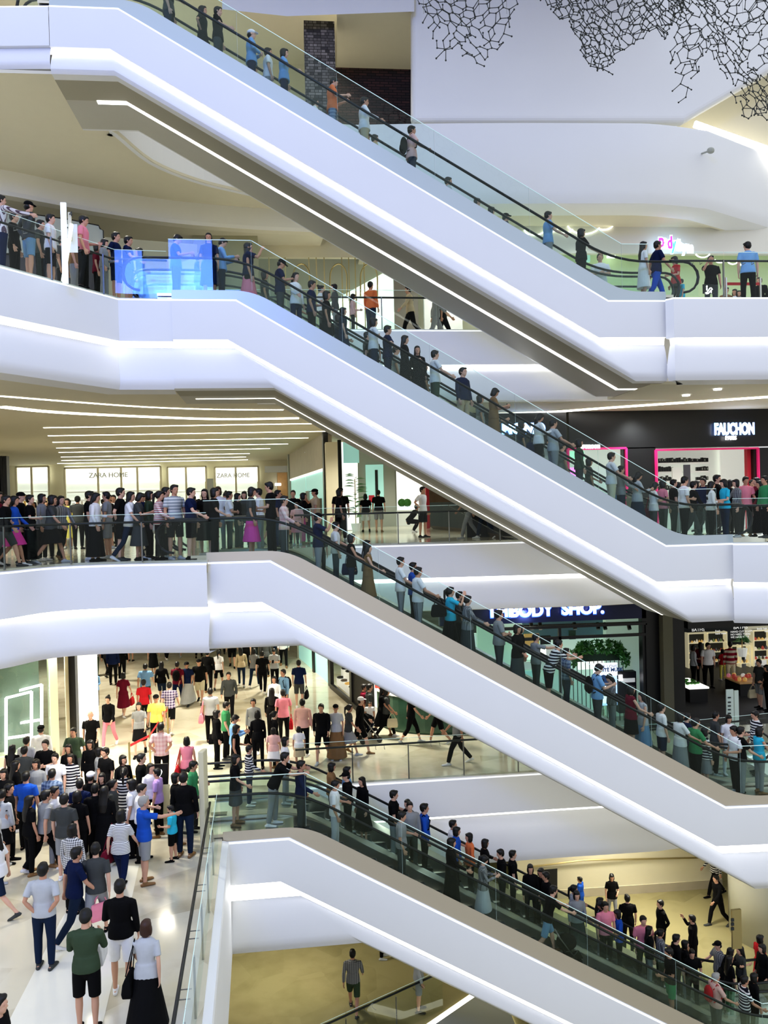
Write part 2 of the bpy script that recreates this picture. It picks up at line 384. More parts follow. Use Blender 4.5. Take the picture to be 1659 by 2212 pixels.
# ================================================================== escalators
EX = [-4.0795, -1.4571, -.7636, -.4698]
EY = [20.6313, 20.6427, 19.9018, 19.0662]
EPSI = [.00909, .03314, -.06012, .01789]
LT = [1.616, 1.553, 1.524, 1.50]; LB = [1.563, 1.90, 2.1, 2.0]
DT = [1.62, 2.2, 2.1, 2.65]
ENAME = ['top escalator', 'second escalator', 'third escalator', 'lowest escalator']
NEAR_Y, FAR_Y = .65, 2.08
def EW(e, s, y, z):
    c, n = math.cos(EPSI[e]), math.sin(EPSI[e])
    return Vector((EX[e]+s*c-y*n, EY[e]+s*n+y*c, LV[e]+z))
def ehr(e): return LV[e]-LV[e+1]
def erun(e): return ehr(e)/TAN
def steps_of(e):
    n = round(ehr(e)/.232); r = ehr(e)/n; return n, r, r/TAN
def tread(e, s):
    n, r, t = steps_of(e)
    if s < .1: return 0.0
    return -min(ehr(e), (int((s-.1)/t)+1)*r)
def line(e, dt, di, db, L0, L1, off=0):
    """row of a band: flat at dt below the top floor, on the slope di below, flat at db below the lower floor"""
    R, H = erun(e), ehr(e)
    return [(-L0, -dt), ((dt-di)/TAN, -dt), (R+(db-di)/TAN, -H-db), (R+L1, -H-db)]
def lerp_rows(a, b, t): return [(p[0]*(1-t)+q[0]*t, p[1]*(1-t)+q[1]*t) for p, q in zip(a, b)]
def curve_path(e, hf, hi, s0, s1, rad=.9, n=7, hb=None):
    """smooth polyline above the floor: hf over landings, hi over slope"""
    R, H = erun(e), ehr(e); hb = hf if hb is None else hb
    b0 = (hi-hf)/TAN; b1 = R+(hi-hb)/TAN
    K = [(s0, hf), (b0, hf), (b1, -H+hb), (s1, -H+hb)]
    out = [K[0]]
    for i in (1, 2):
        a, k, c = Vector(K[i-1]), Vector(K[i]), Vector(K[i+1])
        p = k+(a-k).normalized()*rad; q = k+(c-k).normalized()*rad
        for j in range(n+1):
            t = j/n; out.append(tuple(p*(1-t)**2+k*2*t*(1-t)+q*t*t))
    out.append(K[3]); return out
def soff_mat(e): return M_soff
step_mesh = {}
for e in range(4):
    a0 = .05
    top = line(e, a0, a0, a0, LT[e], LB[e]); glow = line(e, a0+1.0, a0+1.13, a0+.97, LT[e], LB[e]); bot = line(e, a0+DT[e], a0+1.69, a0+2.12, LT[e], LB[e])
    rows = []   # (row, inward, material)
    def below(t, y, m): rows.append((lerp_rows(glow, bot, t), y, m))
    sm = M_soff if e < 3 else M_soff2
    rows.append((line(e, a0, a0, a0, LT[e], LB[e]), .30, M_white)); rows.append((top, .04, M_white)); rows.append((lerp_rows(top, glow, .012), .01, M_edge))
    rows.append((lerp_rows(top, glow, .055), 0, M_white)); rows.append((glow, 0, M_white)); rc = (.18, .18, .11, .07)[e]; tl = (.14, .14, .2, .24)[e]
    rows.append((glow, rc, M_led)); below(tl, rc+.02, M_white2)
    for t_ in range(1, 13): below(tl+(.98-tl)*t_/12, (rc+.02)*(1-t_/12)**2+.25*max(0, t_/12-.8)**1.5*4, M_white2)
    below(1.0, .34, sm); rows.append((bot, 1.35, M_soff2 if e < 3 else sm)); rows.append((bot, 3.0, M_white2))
    for t, y in ((.95, 3.15), (.8, 3.28), (.45, 3.3)): below(t, y, M_white2)
    rows.append((glow, 3.3, M_white)); rows.append((top, 3.3, M_white)); rows.append((top, 3.0, M_white))
    mb = MB()
    for j in range(len(rows)-1):
        vs = [EW(e, s, rows[j][1], z) for s, z in rows[j][0]]+[EW(e, s, rows[j+1][1], z) for s, z in rows[j+1][0]]
        mb.add(vs, [(i, i+1, 5+i, 4+i) for i in range(3)], rows[j][2])
    for k in (0, 3):
        vs = [EW(e, r[0][k][0], r[1], r[0][k][1]) for r in rows]; mb.add(vs, [tuple(range(len(vs)))], M_white)
    cl = weld(mb.build('escalator_cladding', fix=False, smooth='angle'))
    tag(cl, ['white glowing cladding beam of the top escalator', 'white cladding beam of the second escalator from the top', 'white cladding beam of the third escalator from the top', 'white cladding beam of the lowest escalator'][e], 'cladding')
    # LED line in the soffit
    if e < 3:
        pl = [(-.85 if e < 1 else -1.2, bot[1][1]-.012), (bot[1][0], bot[1][1]-.012), (bot[2][0], bot[2][1]-.012), (bot[2][0]+(.75 if e < 1 else .3), bot[2][1]-.012)]
        w_ = (.09, .035, .03)[e]; y_ = (1.42, 1.9, 1.9)[e]
        mb = MB()
        for i in range(3):
            a, b = pl[i], pl[i+1]
            v = [EW(e, a[0], y_-w_, a[1]), EW(e, b[0], y_-w_, b[1]), EW(e, b[0], y_+w_, b[1]), EW(e, a[0], y_+w_, a[1])]
            v += [p+Vector((0, 0, .02)) for p in v]
            mb.add(v, [(0, 1, 2, 3), (4, 5, 6, 7), (0, 1, 5, 4), (2, 3, 7, 6)], M_led if e == 0 else M_ledw)
        mb.build('light_strip', parent=cl)
    # tall outer glass guard
    gd = empty('glass_guard', EW(e, 0, .05, 0), ['tall clear glass guard with thin bright top edge along the top escalator', 'tall glass guard along the second escalator, blue reflections at its left end', 'tall greenish glass guard along the third escalator', 'tall greenish glass guard along the lowest escalator'][e], 'glass guard')
    lo = line(e, -.17, -.40, -.17, LT[e]+.05, LB[e]-.45); hi = line(e, -1.40, -1.63, -1.40, LT[e]+.05, LB[e]-.45)
    ss = [hi[0][0], hi[1][0]]; R = erun(e); n = 5
    ss += [hi[1][0]+(hi[2][0]-hi[1][0])*k/n for k in range(1, n)]+[hi[2][0], hi[3][0]]
    def zat(ln, s):
        for i in range(3):
            if s <= ln[i+1][0] or i == 2:
                t = (s-ln[i][0])/(ln[i+1][0]-ln[i][0]); return ln[i][1]*(1-t)+ln[i+1][1]*t
    for i in range(len(ss)-1):
        p, q_ = ss[i]+.006, ss[i+1]-.006
        mb = MB(); mb.add([EW(e, p, .05, zat(lo, p)), EW(e, q_, .05, zat(lo, q_)), EW(e, q_, .05, zat(hi, q_)), EW(e, p, .05, zat(hi, p))], [(0, 1, 2, 3)], G_guard)
        pn = mb.build('glass_panel', parent=gd, fix=False)
        mb = MB(); mb.bar(EW(e, p, .05, zat(hi, p)), EW(e, q_, .05, zat(hi, q_)), .012, .014, G_edge)
        mb.bar(EW(e, q_, .05, zat(lo, q_)), EW(e, q_, .05, zat(hi, q_)), .006, .004, G_edged); mb.build('glass_edge', parent=pn)
    # two escalators side by side
    N, rise, run = steps_of(e)
    if e not in step_mesh:
        mb = MB(); mb.box((0, -.46, -.06), (run+.02, .46, 0), M_step); mb.box((0, -.46, -rise), (.03, .46, -.05), M_step)
        for k in range(22): mb.box((.02, -.455+k*.0415, 0), (run-.01, -.455+k*.0415+.02, .008), M_step)
        step_mesh[e] = mb.mesh('step')
    for lane, yc in enumerate((NEAR_Y, FAR_Y)):
        es = empty('escalator', EW(e, 0, yc, 0), 'down escalator of the %s, %s lane with black handrails' % (['topmost pair', 'second pair', 'third pair', 'lowest pair'][e], ['near', 'far'][lane]), 'escalator', 'paired escalators in the atrium')
        for side in (-1, 1):
            y = yc+side*.53
            pth = curve_path(e, .97, 1.10, -2.3, R+2.1)
            # newel loops
            cL = (-2.3, .97-.40); left = [(cL[0]+.40*math.cos(t), cL[1]+.40*math.sin(t)) for t in [PI*1.5-k*PI/8 for k in range(9)]]
            cR_ = (R+2.1, -ehr(e)+.97-.40); right = [(cR_[0]+.40*math.cos(t), cR_[1]+.40*math.sin(t)) for t in [PI/2-k*PI/8 for k in range(9)]]
            full = left[:-1]+pth+right[1:]
            mb = MB(); mb.tube([EW(e, s, y, z) for s, z in full], .042, M_rail, n=8, ry=.75)
            hr = mb.build('handrail', parent=es, smooth=True)
            # glass under the handrail
            tp = full; vs = []; fs = []
            base = curve_path(e, .08, .22, -2.3, R+2.1)
            mb = MB()
            def bz(s):
                s = min(max(s, base[0][0]), base[-1][0])
                for i in range(len(base)-1):
                    if s <= base[i+1][0]+1e-6:
                        d = base[i+1][0]-base[i][0]; t = (s-base[i][0])/d if d > 1e-6 else 0
                        return base[i][1]*(1-t)+base[i+1][1]*t
                return base[-1][1]
            half = left[4:-1]+pth+right[1:5]
            vs = [EW(e, s, y, max(z-.03, bz(s)+.02)) for s, z in half]+[EW(e, s, y, bz(s)) for s, z in half]
            k = len(half); mb.add(vs, [(i, i+1, k+i+1, k+i) for i in range(k-1)], G_clear)
            mb.build('balustrade_glass', parent=es, fix=False)
            # steel skirt
            mb = MB()
            rws = [(y-.03, .03), (y-.03, .10), (y+.03, .10), (y+.03, -.25)]
            for j in range(3):
                A = curve_path(e, rws[j][1], rws[j][1]+.14, -1.9, R+1.8); B = curve_path(e, rws[j+1][1], rws[j+1][1]+.14, -1.9, R+1.8)
                vs = [EW(e, s, rws[j][0], z) for s, z in A]+[EW(e, s, rws[j+1][0], z) for s, z in B]; k = len(A)
                mb.add(vs, [(i, i+1, k+i+1, k+i) for i in range(k-1)], M_steel)
            mb.build('skirt_panel', parent=es, fix=False)
        for i in range(N-1):
            o = bpy.data.objects.new('step', step_mesh[e]); LINK(o)
            o.parent = es; o.matrix_parent_inverse = es.matrix_world.inverted()
            o.location = EW(e, .1+i*run, yc, -(i+1)*rise); o.rotation_euler = (0, 0, EPSI[e])
        mb = MB()
        for s0, s1, z in ((-1.9, .1, 0), (R-.2, R+1.9, -ehr(e))):
            vs = [EW(e, s, yc+q_, z+dz) for dz in (-.05, .004) for s, q_ in ((s0, -.49), (s1, -.49), (s1, .49), (s0, .49))]
            mb.add(vs, [(0, 1, 2, 3), (4, 5, 6, 7), (0, 1, 5, 4), (1, 2, 6, 5), (2, 3, 7, 6), (3, 0, 4, 7)], M_steel)
            mb.build('landing_plate', parent=es); mb = MB()
    # outer sloping steel deck between cladding and glass, inner deck between lanes
    mb = MB()
    for (y0, h0, i0), (y1, h1, i1) in (((.035, -.05, -.05), (.045, .17, .40)), ((.045, .17, .40), (.09, .14, .34)), ((1.21, .10, .24), (1.52, .10, .24)), ((2.64, .10, .24), (3.25, .10, .24)), ((3.25, .10, .24), (3.28, -.05, -.05))):
        A = curve_path(e, h0, i0, -LT[e], R+LB[e], .5 if h0 > 0 else .02); B = curve_path(e, h1, i1, -LT[e], R+LB[e], .5 if h1 > 0 else .02)
        vs = [EW(e, s, y0, z) for s, z in A]+[EW(e, s, y1, z) for s, z in B]; k = len(A)
        mb.add(vs, [(i, i+1, k+i+1, k+i) for i in range(k-1)], M_steelb if e < 2 else M_steelt)
    dk = mb.build('steel_deck', parent=cl, fix=False)

# ================================================================== gallery railings
def railing(label, path, z, rail_in=.12, h=1.12, posts=True, inward=1, rail_h=.93, name='glass_railing'):
    P = [Vector((p[0], p[1])) for p in path]; L = [0]
    for i in range(len(P)-1): L.append(L[-1]+(P[i+1]-P[i]).length)
    def at(d):
        for i in range(len(P)-1):
            if d <= L[i+1]+1e-9:
                t = (d-L[i])/(L[i+1]-L[i]); q = P[i].lerp(P[i+1], t); dr = (P[i+1]-P[i]).normalized(); return q, Vector((-dr.y, dr.x))*inward
        dr = (P[-1]-P[-2]).normalized(); return P[-1], Vector((-dr.y, dr.x))*inward
    r = empty(name, (P[0].x, P[0].y, z), label, 'railing')
    n = max(1, round(L[-1]/1.6)); cuts = [L[-1]*i/n for i in range(n+1)]
    for i in range(n):
        seg = [cuts[i]+.01]+[l for l in L if cuts[i]+.02 < l < cuts[i+1]-.02]+[cuts[i+1]-.01]
        pts = []
        for d in seg:
            q, nn = at(d); q = q+nn*.08; pts.append(q)
        k = len(pts); mb = MB()
        mb.add([(p.x, p.y, z-.04) for p in pts]+[(p.x, p.y, z+h) for p in pts], [(j, j+1, k+j+1, k+j) for j in range(k-1)], G_clear)
        g = mb.build('glass_panel', parent=r, fix=False)
        mb = MB()
        mb.tube([(p.x, p.y, z+h) for p in pts], .006, G_edge, n=4); mb.build('glass_edge', parent=g)
        if posts and i > 0:
            q, nn = at(cuts[i]); q = q+nn*(.10); mb = MB(); mb.box((q.x-.015, q.y-.02, z-.02), (q.x+.015, q.y+.03, z+rail_h), M_steeld); mb.build('post', parent=r)
    mb = MB(); pts = []
    for d in sorted(set([0]+[l for l in L]+[L[-1]*i/12 for i in range(13)])):
        q, nn = at(d); q = q+nn*(.08+rail_in); pts.append((q.x, q.y, z+rail_h))
    mb.tube(pts, .028, M_rail, n=8); hr = mb.build('handrail', parent=r, smooth=True)
    for i in range(n):
        for dd in (-.12, .12):
            q, nn = at(min(L[-1], max(0, cuts[i]+L[-1]/n/2+dd))); a = q+nn*.08; b = q+nn*(.08+rail_in)
            mb = MB(); mb.tube([(a.x, a.y, z+rail_h-.09), (b.x, b.y, z+rail_h-.09), (b.x, b.y, z+rail_h-.02)], .009, M_steeld, n=5); mb.build('bracket', parent=hr)
    return r
railing('glass railing with dark handrail in front of the queue left of the third escalator', e3, Z3)
railing('glass railing with slanting handrail left of the second escalator', e4[:-1]+[(e4[-1][0]-.1, e4[-1][1])], Z4)
railing('glass railing with dark rail right of the foot of the top escalator', r4[1:], Z4)
railing('glass railing right of the foot of the second escalator', r3, Z3)
railing('glass railing behind the lower end of the top escalator shopfront gallery', b4[:4], Z4)
railing('glass railing along the shops behind the third escalator', b3[:4], Z3)
railing('glass railing with thin brown handrail above the polished floor behind the lowest escalator', b2[:5], Z2)
railing('long glass railing with black rail running toward the viewer beside the crowded floor', [(x2(y), y) for y in (6, 10, 14, 18.9)], Z2, rail_in=.16, inward=1)
# white edge of the lower floor along that railing
fe = [(x2(5)+.02, 5), (x2(12)+.02, 12), (x2(19.05)+.02, 19.05)]
mb = MB(); sweep(mb, fe, Z2-.02, [(.12, .02, M_white), (0, 0, M_white), (-.12, -.03, M_white), (-.14, -.1, M_white), (-.14, -2.6, M_white), (.2, -2.65, M_white)]); struct(mb.build('trim_24', fix=False))
# ================================================================== shops, signs, furniture
M_lit = mat('lit_shop_white', (1, 1, .92), .6, emit=.9)
M_litg = mat('lit_shop_interior', (.86, .93, .84), .6, emit=.45)
M_teal = mat('lit_teal', (.45, .80, .74), .5, emit=.35)
M_shelf = mat('shelf_white', (.85, .86, .8), .5, emit=.25)
M_wood = mat('warm_wood', (.55, .33, .14), .5, noise=.2, nscale=4, emit=.1)
M_letw = mat('letter_white', (1, 1, 1), .5, emit=4)
M_letb = mat('letter_blue_glow', (.25, .45, 1), .5, emit=3)
M_letg = mat('letter_grey', (.45, .48, .42), .5)
M_stone = mat('beige_stone', (.48, .43, .33), .5, noise=.12, nscale=2)
M_grey = mat('grey_panel', (.42, .44, .40), .6)
M_brown = mat('brown_panel', (.13, .09, .06), .6, noise=.3, nscale=3)
M_leaf = mat('leaf_green', (.05, .20, .03), .6, noise=.5, nscale=9)
M_leafl = mat('leaf_pale', (.22, .45, .22), .6, noise=.3, nscale=9)
M_navy = mat('navy_fascia', (.004, .01, .06), .4)
M_green = mat('green_marble', (.05, .12, .08), .3, noise=.4, nscale=3)
M_scr2 = mat('screen_blue', (.45, .60, 1), .5, emit=1.1)
M_chalk = mat('chalk', (.9, .9, .88), .7, emit=.5)
M_board = mat('blackboard', (.03, .035, .038), .7)
BC = [mat('goods_%d' % i, c, .5, emit=.25) for i, c in enumerate([(.7, .45, .15), (.10, .08, .06), (.55, .60, .45), (.75, .7, .6), (.16, .22, .10), (.45, .08, .06), (.1, .1, .12), (.8, .55, .2)])]
def bxz(mb, u0, v0, u1, v1, y, t, m): return panel(mb, u0, v0, u1, v1, y, t, m)
def thing(name, u, v, y, label, cat, group=None): return empty(name, ony(u, v, y), label, cat, group)
def pbox(name, u0, v0, u1, v1, y, t, m, parent):
    mb = MB(); panel(mb, u0, v0, u1, v1, y, t, m); return mb.build(name, parent=parent)
rnd = random.Random(3)
def frame(name, u0, v0, u1, v1, y, m, parent, w=.08, cross=None):
    a = ony(u0, v1, y); b = ony(u1, v0, y); mb = MB()
    for x in (a.x, b.x): mb.box((x-w/2, y-.06, a.z), (x+w/2, y+.06, b.z), m)
    for z in (a.z, b.z): mb.box((a.x, y-.06, z-w/2), (b.x, y+.06, z+w/2), m)
    for c in cross or []:
        if c[0] == 'v': x = ony(c[1], v1, y).x; mb.box((x-w/2, y-.05, a.z), (x+w/2, y+.05, b.z), m)
        else: z = ony(u0, c[1], y).z; mb.box((a.x, y-.05, z-w/2), (b.x, y+.05, z+w/2), m)
    return mb.build(name, parent=parent)

# ---- L3 back row: homeware shop
YB = 54.6
for i, (u0, u1) in enumerate(((38, 105), (143, 347), (365, 445), (467, 558))):
    t = thing('shop_window', (u0+u1)/2, 1138, YB, ['narrow lit shop window at the far left of the hall', 'widest white lit shop window with a sign band, behind the queue', 'plain white lit shop window between the two signed ones', 'white lit shop window with sign band right of the grey info column'][i], 'shop window')
    pbox('back_panel', u0, 1007, u1, 1141, YB+.25, .1, M_litg, t)
    pbox('sign_band', u0, 1008, u1, 1041, YB+.1, .12, M_lit, t)
    frame('window_frame', u0, 1007, u1, 1141, YB, M_cream, t, .12, [('v', u0+(u1-u0)*.5)] if i != 1 else [('v', 215), ('v', 265), ('v', 300)])
    for k in range(int((u1-u0)/9)):
        uu = u0+4+k*9; h = rnd.uniform(6, 26)
        mb = MB(); panel(mb, uu, 1095-h, uu+rnd.uniform(3, 7), 1095, YB+.14, .08, rnd.choice([M_shelf, M_shelf, M_lit, BC[3], BC[0], M_grey])); mb.build('display_item', parent=t)
    mb = MB()
    for vv in (1062, 1080, 1098): panel(mb, u0+2, vv, u1-2, vv+1.5, YB+.12, .1, M_shelf)
    mb.build('shelf', parent=t)
for u, s, w in ((192, 'ZARA HOME', .30), (468, 'ZARA HOME', .29)):
    p = ony(u, 1032, YB-.12); t = thing('shop_sign', u, 1032, YB-.12, 'widely spaced thin grey letters on the %s lit shop band' % ('widest' if u < 300 else 'right-hand'), 'sign')
    text('lettering', s, p, w*1.45 if u < 300 else w*1.35, M_letg, t, ext=.04).scale.x = .98 if u < 300 else .95
t = thing('wall_panel', 10, 1080, 42, 'black and white vertical panels at the far left of the hall', 'wall panel')
for u in (0, 11, 20): pbox('slat', u-9, 985, u-2 if u else 4, 1135, 42, .4, M_black, t)
t = thing('info_column', 456, 1130, 33, 'slim grey info column standing behind the queue', 'column')
pbox('column_body', 450, 1034, 462, 1146, 33, .3, M_grey, t)
t = thing('corridor_door', 610, 1100, 54, 'brown door beside a pale recess at the end of the hall', 'door')
pbox('door_leaf', 602, 1021, 623, 1141, 54, .2, M_wood, t); pbox('recess', 575, 1021, 601, 1141, 54, .2, M_cream, t); pbox('lintel', 572, 1007, 625, 1020, 53.6, .3, M_white, t)
pbox('exit_sign', 594, 1044, 607, 1049, 53.5, .1, M_letw, t)
# angled shop left of the cream column
a = ony(628, 1140, 49); b = ony(706, 1140, 34.2)
t = empty('angled_shopfront', (a.x, a.y, 0), 'beige stone shopfront with a white sign and teal glass, angled beside the cream column', 'shopfront')
def wpan(name, p, q, s0, s1, z0, z1, off, m, parent, th=.08):
    d = (Vector((q.x, q.y))-Vector((p.x, p.y))); L = d.length; d.normalize(); n = Vector((-d.y, d.x))
    c = [Vector((p.x, p.y))+d*L*s for s in (s0, s1)]; po = [c[0]+n*off, c[1]+n*off, c[1]+n*(off+th), c[0]+n*(off+th)]
    mb = MB(); mb.prism([(x.x, x.y) for x in po], z0, z1, m); return mb.build(name, parent=parent)
wpan('stone_cladding', a, b, 0, 1, 2.75, ZC3, 0, M_stone, t, .3); wpan('lit_soffit', a, b, .03, .97, 2.65, 2.75, -.02, M_lit, t, .2)
wpan('shop_glass', a, b, .03, .5, .05, 2.65, .05, M_teal, t); wpan('shop_glass', a, b, .52, .97, .05, 2.65, .05, M_teal, t)
wpan('display_rack', a, b, .55, .62, .05, 1.9, -.05, M_grey, t); wpan('display_rack', a, b, .2, .3, .05, 1.6, -.05, M_shelf, t); wpan('display_rack', a, b, .7, .9, .05, 1.5, -.05, M_brown, t)
wpan('frame', a, b, .985, 1.01, 0, ZC3, -.08, M_black, t, .2); wpan('frame', a, b, -.01, .02, 0, ZC3, -.08, M_grey, t, .2)
p = ony(660, 1006, 41.6); text('shop_sign', 'WP', (p.x, p.y-.5, p.z), .95, M_letw, t, rotz=-1.0)
t = thing('cream_column', 722, 1157, 33, 'tall plain cream column right of the angled stone shopfront', 'column'); pbox('shaft', 708, 955, 734, 1156.5, 33, 1.2, M_cream, t)
t = thing('glazed_bay', 755, 1150, 38, 'bright glazed bay with black frame right of the cream column', 'shopfront')
pbox('frame', 734, 950, 742, 1146, 37.5, .2, M_black, t); pbox('lit_panel', 742, 955, 776, 1145, 38.2, .1, M_lit, t); pbox('lit_panel', 742, 955, 776, 1000, 38.05, .1, M_teal, t)
t = thing('grey_wall_bay', 812, 1140, 43, 'grey wall bay with a teal doorway facing the polished floor', 'wall bay')
pbox('wall_face', 776, 960, 856, 1140, 43, .2, M_grey, t); pbox('teal_doorway', 792, 1004, 830, 1100, 42.9, .1, M_teal, t); pbox('dark_gap', 812, 1015, 818, 1100, 42.85, .06, M_dark, t); pbox('notice_board', 797, 1070, 809, 1085, 42.8, .05, M_red, t)
t = thing('white_window', 885, 1135, 44, 'bright white glazed bay with small plants, behind the crouching person', 'shop window')
pbox('lit_panel', 856, 1005, 915, 1142, 44, .1, M_lit, t); frame('window_frame', 856, 1005, 915, 1142, 43.9, M_grey, t, .12); pbox('counter', 858, 1102, 915, 1142, 43.5, .3, M_shelf, t)
for u in (868, 880):
    mb = MB(); mb.ball(ony(u, 1086, 43.4), .22, M_leaf); pl = mb.build('potted_plant'); tag(pl, 'small green potted plant on the white counter, %s one' % ('left' if u < 870 else 'right'), 'plant')
t = thing('red_post', 925, 1141, 38, 'slim bright red post beside the person with hands on hips', 'post'); pbox('shaft', 922, 1050, 929, 1142, 38, .25, M_red, t)
cu = [xy(onz(u, v, 0)) for u, v in ((930, 1143), (975, 1147), (1025, 1154), (1080, 1166))]
mb = MB(); sweep(mb, smooth_path(cu, 3), 1.2, [(.5, 0, M_dark), (0, 0, M_dark), (0, -1.05, M_brown), (.1, -1.2, M_black), (.5, -1.2, M_black)]); ct = mb.build('curved_counter', fix=False); tag(ct, 'dark curved shop counter near the right end of the polished floor', 'counter')
t = thing('brown_partition', 990, 1100, 39, 'brown curtained partition right of the red post', 'partition')
pbox('curtain', 929, 960, 1090, 1140, 39.5, .2, M_brown, t); pbox('orange_panel', 975, 1090, 1000, 1102, 39.3, .1, BC[5], t)
# big indoor plant
def plant(u, v, y, H, label, base_z, n=22, spread=.5, m=None, seed=1):
    r = random.Random(seed); p = ony(u, v, y); x = p.x
    t = empty('potted_plant', (x, y, base_z), label, 'plant')
    mb = MB(); mb.tube([(x, y, base_z), (x, y, base_z+.35)], [.16, .22], M_shelf, n=10); mb.build('pot', parent=t)
    mb = MB(); mb.tube([(x, y, base_z+.35), (x, y, base_z+H*.9)], .02, M_wood, n=5); mb.build('stem', parent=t)
    mb = MB()
    for i in range(n):
        z = base_z+.6+(H-.6)*i/n; a = r.uniform(0, 6.28); L = spread*(1.1-.5*i/n)
        d = Vector((math.cos(a), math.sin(a), .25)); s = Vector((-math.sin(a), math.cos(a), 0))*L*.22; o = Vector((x, y, z))
        mb.add([o, o+d*L*.5+s, o+d*L+Vector((0, 0, -.12)), o+d*L*.5-s], [(0, 1, 2, 3)], m or M_leaf)
    mb.build('leaves', parent=t, fix=False); return t
plant(769, 1140, 37, 2.6, 'tall leafy indoor tree in front of the bright glazed bay', 0, 30, .75, M_leafl)
# ---- L3 ceiling light slots
n_ = 0
for pts, w in (([(0, 855), (150, 867), (320, 879), (470, 884), (612, 885)], .07), ([(0, 878), (120, 890), (320, 900), (480, 905), (645, 903)], .22)):
    P = smooth_path([xy(onz(u, v, ZC3)) for u, v in pts], 4); mb = MB()
    sweep(mb, P, ZC3-.015, [(-w, 0, M_led), (w, 0, M_led)]); n_ += 1
    tag(mb.build('ceiling_light_strip', fix=False), 'long curved ceiling light strip, %s one nearest the atrium' % ('thin' if n_ == 1 else 'thick'), 'light')
for i, (u0, u1, v) in enumerate(((94, 692, 923.5), (104, 707, 941), (114, 665, 955), (122, 624, 967.5), (127, 588, 977), (132, 547, 987), (133, 540, 994.5), (124, 545, 1001))):
    p = onz(u0, v, ZC3); q_ = onz(u1, v, ZC3); q_.y = p.y
    mb = MB(); mb.box((p.x, p.y-.05, ZC3-.02), (q_.x, p.y+.05, ZC3), M_ledw)
    tag(mb.build('ceiling_light_strip'), 'thin straight ceiling light strip, %s from the atrium' % ['first', 'second', 'third', 'fourth', 'fifth', 'sixth', 'seventh', 'eighth'][i], 'light', 'straight ceiling strips')
# curved light cove on the right below L4
cv = [onz(u, v, ZC3) for u, v in ((1060, 893), (1180, 890), (1320, 880), (1480, 869), (1659, 857), (1800, 848))]
mb = MB(); sweep(mb, smooth_path([xy(p) for p in cv], 4), ZC3-.02, [(-.22, 0, M_led), (.2, 0, M_led)]); tag(mb.build('ceiling_light_strip', fix=False), 'broad curved light cove above the black shopfronts', 'light')
p = onz(1570, 886, ZC3); mb = MB(); mb.box((p.x, p.y-.1, ZC3-.02), (p.x+2.5, p.y+.1, ZC3), M_letw); tag(mb.build('ceiling_light_strip'), 'short bluish ceiling light near the right edge', 'light')
for i, (u, v, z) in enumerate(((1303, 452, ZC4), (1550, 838, ZC3+.02), (1482, 851, ZC3+.02))):
    p = onz(u, v, z); mb = MB(); mb.tube([(p.x, p.y, z-.06), (p.x, p.y, z)], .11, M_letw, n=12); tag(mb.build('ceiling_spotlight'), ['small round ceiling light above the right shops', 'round downlight under the right gallery, nearer the edge', 'round downlight under the right gallery, by the escalator'][i], 'light')
# downlight wash on the left curved bulkhead
p = ony(405, 438, 25.2); l = lamp if False else None

# ---- L3 right: black shopfronts
YR = 27.6
wl = MB()
wl_ = lambda u0, v0, u1, v1, m=M_black, y=YR, t=.3: panel(wl, u0, v0, u1, v1, y, t, m)
wl_(1010, 880, 1230, 1200); wl_(1230, 880, 1700, 967); wl_(1352, 967, 1421, 1200); wl_(1636, 967, 1800, 1200)
struct(wl.build('wall_shopfront'))
t = thing('pink_framed_shop', 1290, 1170, YR, 'shop opening with a thin magenta frame under the looping white sign', 'shopfront')
M_mag = mat('magenta_trim', (.65, .02, .16), .4, emit=.25)
frame('window_frame', 1231, 968, 1352, 1175, YR-.05, M_mag, t, .07); pbox('back_panel', 1225, 960, 1356, 1175, YR+1.5, .1, M_litg, t)
pbox('neon_lettering', 1233, 1010, 1246, 1050, YR+.4, .05, mat('neon_pink', (.9, .2, .9), .5, emit=2), t); pbox('sign_panel', 1232, 975, 1262, 992, YR+.5, .05, mat('neon_green', (.35, .9, .55), .5, emit=1), t)
t = thing('shop_sign', 1272, 968, YR-.1, 'looping white lit letters above the magenta framed shop', 'sign'); text('lettering', 'pronoon', ony(1252, 969, YR-.12), .26, M_letw, t, ext=.03, bold=.008).scale.x = .78
t = thing('delicatessen_shop', 1525, 1170, YR, 'white shop interior with black shelving below the glowing white sign', 'shopfront')
frame('window_frame', 1421, 968, 1637, 1175, YR-.05, M_mag, t, .06); pbox('back_panel', 1416, 960, 1575, 1178, YR+2.2, .1, mat('shop_wall_white', (.75, .78, .72), .6, emit=.3), t)
pbox('back_panel', 1560, 960, 1622, 1178, YR+2.0, .1, mat('shop_wall_white2', (.8, .82, .76), .6, emit=.4), t); pbox('door_frame', 1618, 968, 1628, 1178, YR+.3, .2, M_red, t); pbox('dark_door', 1628, 972, 1660, 1178, YR+.5, .2, M_dark, t)
for j, v in enumerate((985, 1004, 1024, 1044)):
    mb = MB()
    for k in range(20):
        u = 1424+k*5.4
        if j and 1455 < u < 1505: continue
        panel(mb, u, v+3+rnd.uniform(0, 4), u+3.6, v+15, YR+1.9, .1, M_black)
        if rnd.random() < .6: panel(mb, u+.8, v+6, u+2.6, v+11, YR+1.88, .02, M_letg)
    mb.build('black_boxes_on_shelf', parent=t); pbox('shelf', 1423, v+15, 1534, v+17, YR+1.8, .25, M_shelf, t)
pbox('poster', 1478, 1004, 1492, 1052, YR+1.6, .05, BC[6], t); pbox('info_panel', 1454, 1010, 1474, 1060, YR+1.2, .1, M_shelf, t)
t = thing('shop_sign', 1580, 940, YR-.1, 'tall narrow glowing white letters over a small line on black fascia', 'sign')
text('halo', 'FAUCHON', ony(1543, 938.5, YR-.1), .54, M_letb, t, ext=.01, bold=.03).scale.x = .56
